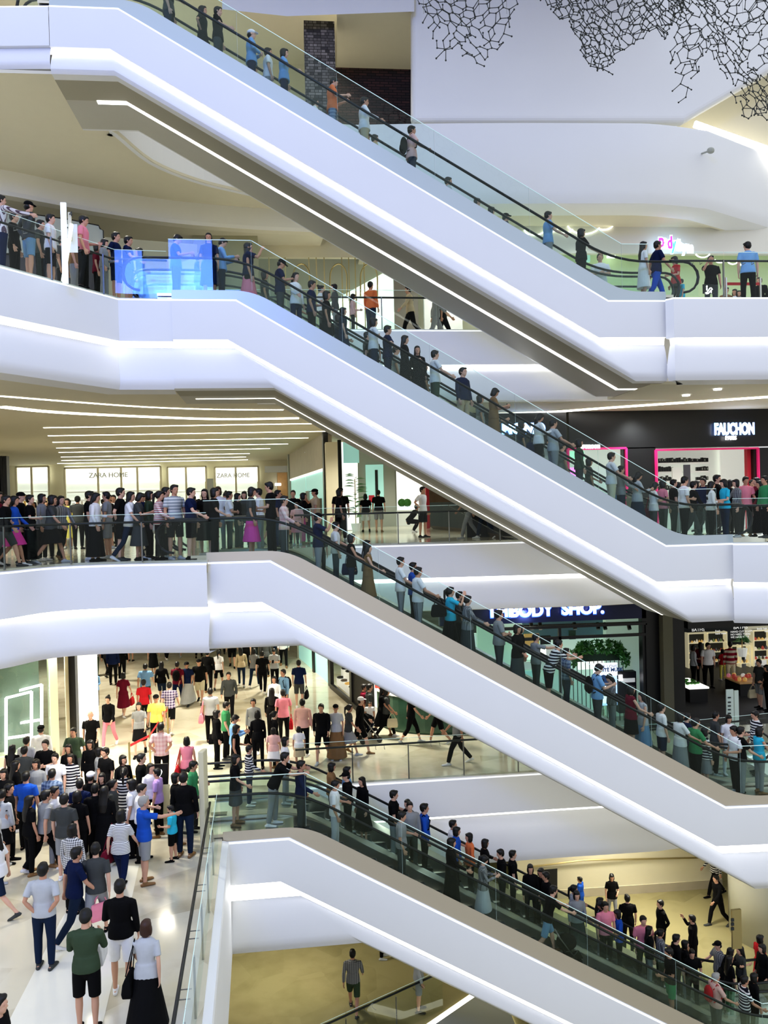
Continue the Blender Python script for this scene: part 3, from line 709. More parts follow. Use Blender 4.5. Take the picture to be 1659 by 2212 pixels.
text('lettering', 'FAUCHON', ony(1544, 938, YR-.16), .53, M_letw, t, ext=.02, bold=.008).scale.x = .56
text('lettering', 'PARIS', ony(1567, 950, YR-.14), .19, M_letw, t, ext=.02, bold=.004).scale.x = .85
t = thing('shop_sign', 1105, 930, YR-.1, 'cool white lit letters partly hidden by riders of the second escalator', 'sign'); text('lettering', 'MONO', ony(1085, 936, YR-.12), .45, M_letw, t, ext=.02); text('halo', 'MONO', ony(1084, 936.5, YR-.05), .47, M_letb, t, ext=.01, bold=.03)

# ---- L4 right: play shop with cut cloud lights
Y4 = 28.3
t = thing('play_shopfront', 1350, 640, Y4, 'cream shopfront with green lower wall behind the foot of the top escalator', 'shopfront')
pbox('upper_wall', 1010, 468, 1800, 548, Y4, .2, M_ceilw, t); pbox('back_wall', 1010, 548, 1800, 650, Y4+1.2, .2, mat('pale_green_wall', (.55, .66, .38), .6, emit=.18), t)
pbox('teal_panel', 1255, 543, 1275, 565, Y4+1.0, .1, M_teal, t); pbox('ceiling_lamp', 1313, 546, 1330, 556, Y4+.8, .1, M_letw, t)
for i, (u, v, r_, a0, a1) in enumerate(((1128, 512, 26, 150, 60), (1155, 480, 24, 200, 330), (1190, 478, 17, 200, 335), (1220, 480, 18, 200, 340), (1262, 468, 38, 190, 330), (1304, 470, 22, 250, 350), (1518, 534, 16, 200, 340), (1556, 548, 12, 190, 330), (1583, 552, 11, 200, 340), (1608, 556, 11, 200, 330))):
    pts = []
    for k in range(9):
        an = math.radians(a0+(a1-a0)*k/8); pts.append(ony(u+r_*math.cos(an), v+11-r_*math.sin(an)*.7, Y4-.05))
    mb = MB(); mb.tube(pts, .026, mat('cloud_light_glow', (1, 1, .88), .5, emit=1.4), n=6); c = mb.build('cloud_light'); tag(c, 'curved scalloped light line on the cream wall near the play shop sign', 'light', 'scalloped cloud lights')
t = thing('shop_sign', 1460, 540, Y4-.5, 'multicoloured rounded letters with white blue glow on the upper right gallery', 'sign')
x = 1423; sgn = [('p', (.85, .05, .5)), ('a', (.95, .95, 1)), ('d', (.75, .05, .6)), ('y', (.1, .8, .9)), ('t', (1, 1, 1)), ('h', (.9, .95, 1)), ('y', (.8, .9, 1)), ('m', (.9, .95, 1))]
for i, (ch, c) in enumerate(sgn):
    v = 533+i*1.6; sz = .66-.03*i
    text('letter', ch, ony(x, v, Y4-.5), sz, mat('sign_letter_%d' % i, c, .5, emit=1.3), t, ext=.03, bold=.008).scale.x = .62
    text('letter_halo', ch, ony(x-.6, v, Y4-.44), sz, mat('sign_halo', (.62, .80, 1), .5, emit=1.6), t, ext=.01, bold=.05).scale.x = .64
    x += {'m': 13, 't': 6}.get(ch, 9.3)
# escalator pictogram sign
t = thing('pictogram_sign', 1530, 638, 20.9, 'small black square sign with white escalator pictogram and 4', 'sign')
pbox('sign_plate', 1519, 614, 1543, 634, 21.1, .03, M_black, t)
mb = MB(); P = [ony(u, v, 21.08) for u, v in ((1524, 632), (1527, 632), (1534, 622), (1537, 622), (1539, 625), (1536, 627), (1530, 634), (1525, 634.5))]
mb.tube(P, .012, M_letw, n=4, closed=True); mb.ball(ony(1527, 618.5, 21.08), .02, M_letw); mb.bar(ony(1527, 621, 21.08), ony(1527, 627, 21.08), .02, .012, M_letw); mb.build('pictogram', parent=t)
text('numeral', '4', ony(1534, 633, 21.08), .10, M_letw, t, ext=.003)
# red belt barriers upper right
t = thing('belt_barrier', 1600, 640, 22.5, 'red retractable belt barrier on the upper right gallery', 'barrier')
for u in (1569, 1643):
    mb = MB(); p = ony(u, 640, 22.3); mb.tube([(p.x, 22.3, Z4), (p.x, 22.3, Z4+.95)], .03, M_steel, n=8); mb.build('post', parent=t)
pbox('belt', 1570, 610, 1642, 616, 22.3, .02, M_belt, t)

# ---- L4 left: dark shopfront with plaque, glazed shop
da = ony(-80, 560, 25.9); db = ony(426, 560, 28.3)
t = empty('dark_shopfront', (da.x, da.y, Z4), 'dark grey shopfront with a notched pale plaque behind the upper left queue', 'shopfront')
wpan('fascia', da, db, -.2, 1, Z4, 9.75, 0, mat('charcoal_panel', (.055, .052, .05), .6), t, .2)
dd = (db-da); nn_ = Vector((-dd.y, dd.x, 0)).normalized()
def onpl(u, v, off=-.05):      # point of the slanted shopfront seen at a pixel
    q = ray(u, v); o = Vector((da.x, da.y, 0))+nn_*off; tt = (o-CAMP).dot(nn_)/q.dot(nn_); return CAMP+q*tt
pq = [onpl(u, v) for u, v in ((-20, 458), (22, 462), (28, 470), (36, 458), (150, 474), (213, 487), (216, 494), (223, 498), (224, 536), (217, 541), (213, 547), (-20, 548))]
mb = MB(); mb.add([tuple(p) for p in pq], [tuple(range(12))], mat('plaque_grey', (.42, .45, .38), .6)); mb.build('plaque', parent=t, fix=False)
mb = MB(); mb.tube(pq, .02, M_black, n=4, closed=True); mb.build('plaque_border', parent=t)
mb = MB(); q4 = [onpl(u, v, -.03) for u, v in ((226, 512), (426, 528), (426, 660), (226, 660))]; mb.add([tuple(p) for p in q4], [(0, 1, 2, 3)], mat('olive_wall', (.40, .38, .24), .6)); mb.build('lower_wall', parent=t, fix=False)
t = thing('olive_wall_bay', 480, 640, 30.4, 'plain olive cream wall bay between the dark shopfront and glazed shop', 'wall bay'); pbox('wall_face', 420, 470, 560, 660, 30.2, .2, MATS['olive_wall'], t)
t = thing('glazed_shop', 740, 700, 31, 'glazed shop with slim gold arches and white lit shelves behind the second escalator', 'shopfront')
pbox('back_panel', 530, 550, 900, 740, 33, .1, mat('shop_depth', (.42, .44, .36), .6, emit=.08), t); pbox('lintel', 426, 490, 900, 556, 31.3, .2, M_cream, t)
mb = MB(); mb.add([tuple(ony(u, v, 32.6)) for u, v in ((700, 660), (860, 572), (880, 572), (880, 730), (690, 730))], [(0, 1, 2, 3, 4)], mat('bright_shop_green', (.80, .95, .86), .5, emit=.6)); mb.build('lit_interior', parent=t, fix=False)
for i, (u0, v0, u1, v1) in enumerate(((705, 665, 860, 592), (705, 690, 860, 640), (705, 712, 860, 675))):
    mb = MB(); mb.bar(ony(u0, v0, 32.4), ony(u1, v1, 32.4), .1, .12, M_lit); mb.build('shelf', parent=t)
for u in (585, 620, 671, 687, 704, 742, 757, 771, 790): pbox('mullion', u-1.2, 556, u+1.2, 716, 31.2, .06, M_gold, t)
for u in (651, 731, 797):
    pts = [ony(u-18, 640, 31.2)]+[ony(u-18*math.cos(PI*k/10), 600-30*math.sin(PI*k/10), 31.2) for k in range(11)]+[ony(u+18, 640, 31.2)]
    mb = MB(); mb.tube(pts, .03, M_gold, n=5); mb.build('arch', parent=t)
pbox('side_wall', 854, 560, 905, 730, 31.0, .2, mat('grey_taupe', (.22, .2, .18), .6), t); pbox('side_wall', 918, 560, 1000, 730, 31.1, .2, M_white2, t)
# wayfinding totem on the left gallery
p = onz(152, 612, Z4); px = ony(145, 600, 18.9)
t = empty('wayfinding_totem', (px.x, 18.9, Z4), 'tall white wayfinding board with level number, standing at the upper left railing', 'sign')
pbox('board', 135, 437, 147, 612, 18.9, .05, mat('totem_white', (.80, .88, 1), .4, emit=.5), t); pbox('side_board', 148, 458, 155, 520, 18.95, .05, M_cream, t)
mb = MB(); mb.bar(ony(155, 484, 18.8), ony(136, 608, 18.8), .06, .09, mat('totem_edge', (.9, 1, .9), .4, emit=.8)); mb.build('strut', parent=t)
pbox('map_panel', 136, 484, 168, 545, 19.1, .03, mat('map_grey', (.7, .74, .78), .5, emit=.2), t)
text('numeral', '4', ony(149, 467, 18.92), .16, M_board, t, ext=.005)
for v in (490, 512, 528): pbox('map_line', 138, v, 150, v+2.5, 19.05, .02, M_board, t)

# ---- L2 right: body care shop
YS = 26.0
wl = MB(); wl_ = lambda u0, v0, u1, v1, m=M_black, y=YS, t=.3: panel(wl, u0, v0, u1, v1, y, t, m)
wl_(1396, 1290, 1486, 1760); wl_(1486, 1290, 1800, 1352); wl_(950, 1290, 1396, 1344, M_navy); struct(wl.build('wall_shopfront'))
wall('wall_shop_back', (7.0, YS+10), (20, YS+10), Z2, ZC2, M_board); wall('wall_shop_side', (ony(1484, 1500, YS).x, YS+.3), (ony(1484, 1500, YS).x+.01, YS+10), Z2, ZC2, M_black)
t = thing('body_care_shop', 1250, 1700, YS, 'bright teal-white shop with dark window frame and hedge arch inside', 'shopfront')
frame('window_frame', 1085, 1346, 1396, 1740, YS, M_black, t, .09, [('v', 1217), ('h', 1383)])
pbox('back_wall', 1040, 1340, 1400, 1760, YS+2.6, .1, mat('shop_mint', (.62, .80, .70), .6, emit=.30), t)
pbox('slate_panel', 1130, 1343, 1318, 1380, YS+2.2, .1, mat('slate_teal', (.10, .20, .23), .6, emit=.15), t)
pbox('column_mint', 1318, 1340, 1398, 1760, YS+1.6, .3, mat('mint_column', (.55, .75, .62), .6, emit=.25), t)
for u in (1147, 1166, 1240, 1290, 1305, 1357):
    mb = MB(); p = ony(u, 1352, YS+1.2); mb.tube([(p.x, p.y, p.z+.1), (p.x, p.y-.12, p.z-.1)], .07, M_black, n=8); mb.build('track_light', parent=t)
mb = MB(); mb.bar(ony(1120, 1352, YS+1.2), ony(1395, 1343, YS+1.2), .04, .04, M_black); mb.build('track_rail', parent=t)
for (u0, v0, u1, v1, m) in ((1168, 1374, 1190, 1392, M_dark), (1196, 1378, 1212, 1394, M_dark), (1230, 1362, 1244, 1381, M_green), (1155, 1395, 1215, 1420, M_shelf), (1133, 1370, 1165, 1395, BC[0]), (1120, 1400, 1180, 1425, M_lit), (1120, 1430, 1210, 1445, M_shelf), (1250, 1430, 1330, 1445, M_lit), (1135, 1450, 1160, 1480, M_teal)): pbox('display_board', u0, v0, u1, v1, YS+1.9, .08, m, t)
M_screen = mat('screen_white', (.85, .92, 1), .5, emit=1.3)
s = thing('advert_screen', 1308, 1480, YS+.7, 'tall lit advertising screen with blue writing under the hedge arch', 'screen')
pbox('display', 1283, 1434, 1334, 1460, YS+.7, .06, M_screen, s); pbox('display', 1283, 1460, 1334, 1524, YS+.7, .06, M_scr2, s)
text('lettering', 'THE LOVE', ony(1291, 1444, YS+.66), .15, mat('ink_blue', (.03, .10, .30), .5), s, ext=.005); text('lettering', 'WHITE MUSK', ony(1285, 1452, YS+.66), .16, MATS['ink_blue'], s, ext=.005, bold=.006)
mb = MB(); mb.ball(ony(1304, 1478, YS+.66), (.24, .03, .32), MATS['ink_blue']); mb.ball(ony(1306, 1500, YS+.64), (.34, .03, .3), M_screen); mb.build('portrait', parent=s)
# hedge arch
h = thing('hedge_arch', 1290, 1560, YS+1.0, 'leafy green hedge arch on thin black stems inside the bright shop', 'plant')
mb = MB(); r = random.Random(5)
for i in range(900):
    a = r.uniform(0, PI); u = 1295-62*math.cos(a)*(r.uniform(.75, 1.05)); v = 1412-26*math.sin(a)**.5+r.uniform(-4, 26)+(10 if abs(u-1295) > 50 else 0)
    p = ony(u, v, YS+.9+r.uniform(0, .4)); d = Vector((r.uniform(-1, 1), r.uniform(-1, 1), r.uniform(-1, 1))).normalized()*.09; s2 = d.cross(Vector((r.random(), r.random(), 1))).normalized()*.045
    mb.add([p-d, p+s2, p+d, p-s2], [(0, 1, 2, 3)], M_leaf if r.random() < .75 else M_leafl)
mb.build('foliage', parent=h, fix=False); pbox('dark_core', 1245, 1408, 1342, 1428, YS+1.2, .2, mat('hedge_core', (.01, .03, .01), .8), h)
for u in range(1240, 1350, 9): pbox('stem', u, 1425, u+1.2, 1560, YS+1.05, .03, M_black, h)
p = thing('display_stand', 1350, 1540, YS+.8, 'black product stand with a white card right of the advertising screen', 'stand'); pbox('case', 1338, 1452, 1376, 1540, YS+.9, .3, M_dark, p); pbox('card', 1337, 1458, 1345, 1471, YS+.85, .03, M_letw, p); pbox('shelf_items', 1346, 1466, 1372, 1474, YS+.85, .04, M_shelf, p)
s = thing('shop_sign', 1180, 1325, YS-.1, 'glowing white letters on navy fascia cut off by the gallery edge above', 'sign')
for u, tx in ((1053, 'THE'), (1102, 'BODY'), (1214, 'SHOP.')):
    text('lettering', tx, ony(u, {1053: 1333, 1102: 1332, 1214: 1327}[u], YS-.14), .52, M_letw, s, ext=.02, bold=.015).scale.x = .98
    text('halo', tx, ony(u-1, {1053: 1334, 1102: 1333, 1214: 1328}[u], YS-.08), .53, mat('letter_deep_blue', (.05, .15, 1), .5, emit=1.5), s, ext=.005, bold=.035).scale.x = .98
t = thing('olive_pillar', 1450, 1600, YS-.4, 'dark olive pillar between the bright shop and the bath product shop', 'pillar'); pbox('shaft', 1440, 1318, 1461, 1720, YS-.35, .3, mat('olive_pillar', (.10, .095, .06), .6), t)
# bath product shop
mb = MB(); mb.box((ony(1490, 1500, YS).x, YS-.2, Z2+.005), (20, YS+10, Z2+.012), mat('dark_floor', (.05, .05, .055), .5, noise=.2)); struct(mb.build('floor'))
r = random.Random(8)
def goods(parent, x0, x1, y, z, n, mats, hmax=.16):
    for i in range(n):
        x = x0+(x1-x0)*(i+.5)/n; w = (x1-x0)/n*.36; hh = r.uniform(.5, 1)*hmax; mb = MB()
        mb.tube([(x, y, z), (x, y, z+hh*.7), (x, y, z+hh*.78), (x, y, z+hh)], [w, w, w*.5, w*.45], r.choice(mats), n=7)
        o = mb.build('jar'); tag(o, 'small jar or pot of bath product on the lit wooden shelves', 'jar', 'jars on the bath shop shelves')
def shelfunit(u0, u1, vt, rows, y, label, dz=.42, n=9, back=M_board):
    p = ony(u0, vt, y); q = ony(u1, vt, y); t = empty('shelf_unit', (p.x, y, Z2), label, 'shelf')
    mb = MB(); mb.box((p.x, y+.3, Z2+.4), (q.x, y+.34, p.z), back); mb.build('back_board', parent=t)
    for x in (p.x, q.x, (p.x+q.x)/2):
        mb = MB(); mb.box((x-.03, y, Z2), (x+.03, y+.3, p.z), M_wd2); mb.build('upright', parent=t)
    for k in range(rows):
        z = p.z-k*dz-.02; mb = MB(); mb.box((p.x, y, z-.03), (q.x, y+.32, z), M_wd2); mb.build('shelf', parent=t)
        if k: goods(t, p.x+.05, (p.x+q.x)/2-.05, y+.12, z, n//2, BC); goods(t, (p.x+q.x)/2+.05, q.x-.05, y+.12, z, n-n//2, BC)
    return t
M_wd2 = mat('pale_lit_wood', (.75, .68, .45), .5, emit=.35)
shelfunit(1487, 1570, 1368, 5, YS+8.6, 'tall pale wooden shelves of jars at the left of the bath shop', n=14)
shelfunit(1580, 1620, 1395, 3, YS+8.3, 'low wooden display shelf with plant below the chalk board', n=6, dz=.38)
shelfunit(1628, 1700, 1362, 4, YS+8.3, 'wooden shelves of goods at the right edge of the bath shop', n=8)
for (u, v, tx, sz, w) in ((1494, 1364, 'BATHS', .17, 0), (1545, 1365, 'fresh\nhand made', .10, 0), (1584, 1359, 'BATHS', .19, 1), (1578, 1367, 'HAND CUT SOAPS\nNO NEED THERE\nWE HAVE YOU!', .105, 0), (1635, 1360, 'body hair face\n          bath', .11, 0)):
    t = thing('chalk_lettering', u, v, YS+7.9, 'white chalk writing on black board, %s in the bath shop' % {1494: 'far left', 1545: 'above the jars', 1584: 'large heading', 1578: 'three lines under the heading', 1635: 'right edge'}[u], 'writing')
    text('lettering', tx, ony(u, v, YS+7.9), sz*1.13, M_chalk, t, ext=.004)
def table(u0, u1, vt, y, d, label, mtop, h=None):
    p = ony(u0, vt, y); q = ony(u1, vt, y); t = empty('display_table', ((p.x+q.x)/2, y+d/2, Z2), label, 'table')
    mb = MB(); mb.box((p.x, y, p.z-.06), (q.x, y+d, p.z), mtop); mb.build('tabletop', parent=t)
    mb = MB(); mb.box((p.x+.04, y+.05, Z2), (q.x-.04, y+d-.05, p.z-.06), M_dark); mb.build('base', parent=t)
    return t, p, q
t, p, q = table(1489, 1532, 1486, YS+2.8, 1.6, 'bright topped display table with green herbs at the left of the bath shop', M_lit)
for k in range(14):
    mb = MB(); mb.ball((p.x+r.uniform(.1, q.x-p.x-.15), YS+3.1+r.uniform(0, .9), p.z+.05), (.07, .07, .05), M_leaf, 7, 4); tag(mb.build('herb_pot'), 'small green herb bunch on the bright display table', 'herb', 'herbs on the display table')
t, p, q = table(1598, 1650, 1475, YS+3.4, 1.2, 'dark display table heaped with orange and pink goods beside the grey-shirted shopper', M_wood)
for k in range(16):
    mb = MB(); mb.ball((p.x+r.uniform(.05, q.x-p.x), YS+3.6+r.uniform(0, .9), p.z+.07), (.09, .09, .08), r.choice([BC[0], BC[7], BC[5], M_shelf, mat('soap_pink', (.8, .3, .4), .5, emit=.2)]), 7, 4); tag(mb.build('soap_block'), 'round orange or pink soap on the dark display table', 'soap', 'soaps on the display table')
plant(1603, 1395, YS+8.0, .9, 'bright green leafy plant on the shelf below the chalk heading', ony(1603, 1398, YS+8.0).z-.4, 40, .4, M_leafl, 4)
t = thing('info_pylon', 1587, 1560, YS-2.2, 'pale double info pylon with small dark writing standing in front of the bath shop', 'sign')
pbox('board', 1571, 1490, 1586, 1575, YS-2.2, .05, mat('pylon_green', (.62, .72, .64), .5), t); pbox('board', 1588, 1492, 1597, 1575, YS-2.1, .05, MATS['pylon_green'], t)
for v in (1506, 1516, 1524, 1532, 1540): pbox('lettering', 1573, v, 1579, v+2.5, YS-2.23, .02, M_board, t)

# ---- L2 middle: shoe shop in the distance and counter
a = onz(716, 1487, Z2); b = onz(800, 1560, Z2)
t = empty('shoe_shop', (a.x, a.y, Z2), 'glass fronted shop with shoes on pale steps, at the right of the lower hall', 'shopfront')
wpan('lit_back', a, b, 0, 1, Z2, Z2+3.9, .8, M_lit, t); wpan('frame', a, b, -.02, .01, Z2, Z2+4.1, -.05, M_black, t, .15); wpan('frame', a, b, .55, .60, Z2, Z2+4.1, -.05, M_black, t, .15); wpan('frame', a, b, 0, 1, Z2, Z2+.2, -.05, M_black, t, .12)
wpan('screen', a, b, .66, .86, Z2+1.9, Z2+3.6, -.08, M_scr2, t); wpan('dark_pier', a, b, .60, 1.0, Z2, Z2+4.1, .02, M_dark, t, .15)
for k in range(3): wpan('display_step', a, b, .05, .55, Z2+.2, Z2+.5+.35*k, .15+.2*k, M_shelf, t, .22)
for k in range(3):
    for j in range(4):
        d = (b-a); c = a+d*(.1+.11*j); n = Vector((-d.y, d.x, 0)).normalized(); c = c+n*(.25+.2*k); mb = MB(); mb.ball((c.x, c.y, Z2+.5+.35*k+.05), (.16, .09, .06), r.choice([M_dark, BC[1], BC[0]]), 8, 4); tag(mb.build('shoe'), 'small shoe displayed on the pale steps of the shoe shop', 'shoe', 'shoes on the display steps')
a2 = onz(640, 1420, Z2); 
t = empty('glass_shopfront', (a2.x, a2.y, Z2), 'narrow glass shopfront with red poster farther down the lower hall', 'shopfront')
wpan('glass_wall', a2, a, 0, .93, Z2, Z2+4.1, .1, M_teal, t); wpan('frame', a2, a, .0, .04, Z2, Z2+4.1, 0, M_stone, t); wpan('frame', a2, a, .5, .54, Z2, Z2+4.1, 0, M_black, t); wpan('red_poster', a2, a, .58, .7, Z2+2.2, Z2+4, -.02, BC[5], t, .04); wpan('frame', a2, a, .92, .97, Z2, Z2+4.1, 0, M_black, t)
cu = [xy(onz(u, v, Z2)) for u, v in ((816, 1567), (850, 1580), (905, 1587), (960, 1588), (1040, 1584))]
mb = MB(); P = smooth_path(cu, 4); sweep(mb, P, Z2+1.25, [(.7, .0, M_shelf), (-.03, 0, M_shelf), (-.03, -.07, M_green), (0, -.1, M_green), (0, -1.15, M_green), (.05, -1.25, M_black), (.5, -1.25, M_black)])
sweep(mb, P, Z2+3.2, [(.45, 0, M_lit), (.4, 0, M_litg), (.4, -1.95, M_lit)]); c = mb.build('curved_counter', fix=False); tag(c, 'curved green marble counter with white display above, lower hall', 'counter')
for i in range(9):
    p = Vector(P[1+i]); mb = MB(); mb.box((p.x-.12, p.y+.25, Z2+1.25), (p.x+.14, p.y+.4, Z2+1.75), r.choice([BC[5], M_leaf, BC[5], M_dark, M_shelf])); tag(mb.build('counter_goods'), 'small dark or red product display on the curved counter', 'goods', 'goods on the curved counter')
# ---- L2 left shop window
a = onz(-60, 1668, Z2); b = onz(119, 1634, Z2)
t = empty('clothing_shop_window', (b.x, b.y, Z2), 'large clothing shop window with pale frame at the left of the lower hall', 'shop window')
wpan('dark_interior', a, b, -.3, .98, Z2, Z2+4.1, 1.6, mat('dim_interior', (.16, .19, .15), .7), t); wpan('shop_glass', a, b, -.3, .95, Z2+.3, Z2+4.0, 0, G_clear, t, .02)
wpan('frame', a, b, .95, 1.05, Z2, Z2+4.1, -.1, M_cream, t, .3); wpan('sill', a, b, -.3, 1, Z2, Z2+.3, -.1, M_cream, t, .3)
c = onz(146, 1625, Z2); d = onz(160, 1600, Z2)
t2 = empty('lit_doorway_panel', (c.x, c.y, Z2), 'bright white wall panel with black edge beside the clothing shop window', 'wall panel')
mb = MB(); mb.box((b.x+.35, b.y, Z2), (c.x+.1, b.y+.4, Z2+4.1), M_cream); mb.build('pier', parent=t2); mb = MB(); mb.box((c.x+.1, c.y, Z2), (c.x+.3, c.y+.3, Z2+4.1), M_black); mb.build('black_edge', parent=t2)
mb = MB(); mb.box((c.x+.3, c.y+.3, Z2), (c.x+.5, c.y+2, Z2+4.1), M_lit); mb.build('lit_face', parent=t2)
r0 = MB(); 
t = thing('clothing_rack', 60, 1600, b.y+.8, 'white rectangular tube frames standing in the clothing shop window', 'frame')
for (u0, v0, u1, v1) in ((13, 1500, 68, 1690), (36, 1485, 90, 1640)):
    y = b.y+.7 if u0 < 20 else b.y+1.1
    P = [ony(u0, v1, y), ony(u0, v0+8, y), ony(u1, v0-6, y), ony(u1, v1-20, y)]
    mb = MB()
    for i in range(3): mb.bar(P[i], P[i+1], .07, .07, M_letw)
    mb.bar(ony(u0, (v0+v1)/2, y), ony(u1, (v0+v1)/2-8, y), .07, .07, M_letw); mb.build('tube_frame', parent=t)
t = thing('sign_stand', 174, 1440, 38, 'small framed notice on a dark stand near the top of the lower hall', 'sign')
fz = onz(174, 1480, Z2); y = fz.y; pbox('stand', 163, 1418, 183, 1480, y, .05, M_dark, t); pbox('notice', 164, 1420, 181, 1438, y-.05, .03, M_shelf, t)
# queue barriers on the lower floor
P = [onz(u, v, Z2) for u, v in ((281, 1680), (325, 1655), (363, 1591))]
t = empty('belt_barrier', P[0], 'brass posts with red belt dividing the lower hall', 'barrier')
for p in P:
    mb = MB(); mb.tube([(p.x, p.y, Z2), (p.x, p.y, Z2+.02), (p.x, p.y, Z2+.03), (p.x, p.y, Z2+1)], [.16, .16, .03, .03], M_gold, n=10); mb.build('post', parent=t)
for i in range(2): mb = MB(); mb.bar(P[i]+Vector((0, 0, .9)), P[i+1]+Vector((0, 0, .9)), .01, .07, M_belt); mb.build('belt', parent=t)
# pale wayfinding pillar by the lowest escalator + waste board among the crowd
p = onz(440, 1846, Z2); t = empty('info_pillar', p, 'tall cream info pillar standing by the head of the lowest escalator', 'pillar')
mb = MB(); mb.prism([(p.x-.07, p.y), (p.x+.05, p.y-.02), (p.x+.11, p.y+.25), (p.x-.01, p.y+.27)], Z2, Z2+2.25, mat('pillar_cream', (.70, .66, .48), .4)); o = mb.build('board', parent=t); bv = o.modifiers.new('b', 'BEVEL'); bv.width = .02; bv.segments = 3
p = onz(208, 1832, Z2); t = empty('info_stand', p, 'low beige slanted information stand in the crowd', 'stand')
mb = MB(); mb.prism([(p.x-.30, p.y-.1), (p.x-.05, p.y-.25), (p.x+.10, p.y+.15), (p.x-.15, p.y+.3)], Z2, Z2+1.0, MATS['pillar_cream']); mb.build('stand_body', parent=t)
mb = MB(); mb.add([(p.x-.34, p.y-.12, Z2+1.0), (p.x-.03, p.y-.3, Z2+1.0), (p.x+.12, p.y+.2, Z2+1.12), (p.x-.17, p.y+.34, Z2+1.12)], [(0, 1, 2, 3)], M_shelf); mb.build('top_plate', parent=t, fix=False)
p = onz(350, 1775, Z2); t = empty('pictogram_sign', p, 'black escalator pictogram sign on a pale stand amid the lower crowd', 'sign')
mb = MB(); mb.box((p.x-.2, p.y, Z2), (p.x+.2, p.y+.03, Z2+.9), MATS['pillar_cream']); mb.build('stand', parent=t); mb = MB(); mb.box((p.x-.17, p.y, Z2+.9), (p.x+.17, p.y+.03, Z2+1.4), M_black); mb.build('sign_plate', parent=t)
text('pictogram', '?', (p.x-.08, p.y-.01, Z2+1.0), .4, M_letw, t, ext=.003).data.name = 'pictogram'
# ---- L1
pb = [xy(onz(u, v, Z1)) for u, v in ((1100, 1950), (1255, 1937), (1400, 1928), (1560, 1917))]
mb = MB(); sweep(mb, pb, Z1+4.6, [(0, 0, M_cream), (0, -4.3, M_cream), (-.03, -4.3, M_stone), (-.03, -4.6, M_stone)]); struct(mb.build('wall_lower', fix=False))
mb = MB(); zz = Z1+3.3; P = [ony(u, v, pb[1][1]-.1) for u, v in ((1150, 1872), (1260, 1858), (1540, 1852))]; mb.tube(P, .03, M_gold, n=5); struct(mb.build('trim_25'))
t = thing('dark_opening', 1185, 1900, 29, 'dark triangular recess in the cream wall behind the lowest escalator', 'recess')
mb = MB(); mb.add([tuple(ony(u, v, pb[0][1]-.5)) for u, v in ((1160, 1880), (1204, 1876), (1204, 1940), (1180, 1940))], [(0, 1, 2, 3)], M_dark); mb.build('recess_panel', parent=t, fix=False)
p = onz(1575, 2040, Z1); t = empty('round_column', p, 'broad pale column at the right of the bottom floor', 'column')
q = onz(1700, 2050, Z1); mb = MB(); mb.tube([(q.x+.25, q.y+.9, Z1), (q.x+.25, q.y+.9, ZC1)], 1.45, mat('column_white', (.62, .62, .54), .6), n=40); mb.build('shaft', parent=t, smooth=True)
p = ony(1594, 2040, 19.6); t = empty('wall_directory', (p.x, 19.6, Z1+1), 'slim olive directory board mounted at the right column', 'sign')
pbox('board', 1583, 1966, 1603, 2050, 19.6, .06, M_gold, t); 
for v in (1985, 1994, 2004): pbox('lettering', 1580, v, 1586, v+6, 19.55, .03, M_board, t)
# lower railing + white fascia at the very bottom
def p1(u, v): return xy(onz(u, v, Z1))
L = [p1(640, 2290), p1(720, 2250), p1(1040, 2165)]
rl_ = [onz(u, v, Z1+.93) for u, v in ((740, 2212), (960, 2111))]
d = (rl_[1]-rl_[0]).normalized(); q0 = rl_[0]-d*3; q1 = rl_[1]
railing('glass railing with thick black rail at the bottom of the picture', [(q0.x, q0.y), (q1.x, q1.y)], Z1, rail_in=.16, inward=1, rail_h=.93)
nn = Vector((-d.y, d.x, 0)); e0 = q0-nn*.2; e1 = q1-nn*.2
wf = [onz(u, v, Z1-.1) for u, v in ((900, 2240), (1024, 2154), (1100, 2195))]
mb = MB(); mb.prism([xy(wf[0]), xy(wf[1]), xy(wf[2]), (wf[2].x, wf[0].y-1), (wf[0].x, wf[0].y-1)], Z1+.01, Z1+.06, M_ledw); mb.prism([(wf[0].x+.3, wf[0].y), (wf[1].x, wf[1].y-.25), (wf[2].x, wf[2].y-.2), (wf[2].x, wf[0].y-1), (wf[0].x+.3, wf[0].y-1)], Z1+.03, Z1+.08, M_grey); struct(mb.build('trim_26'))

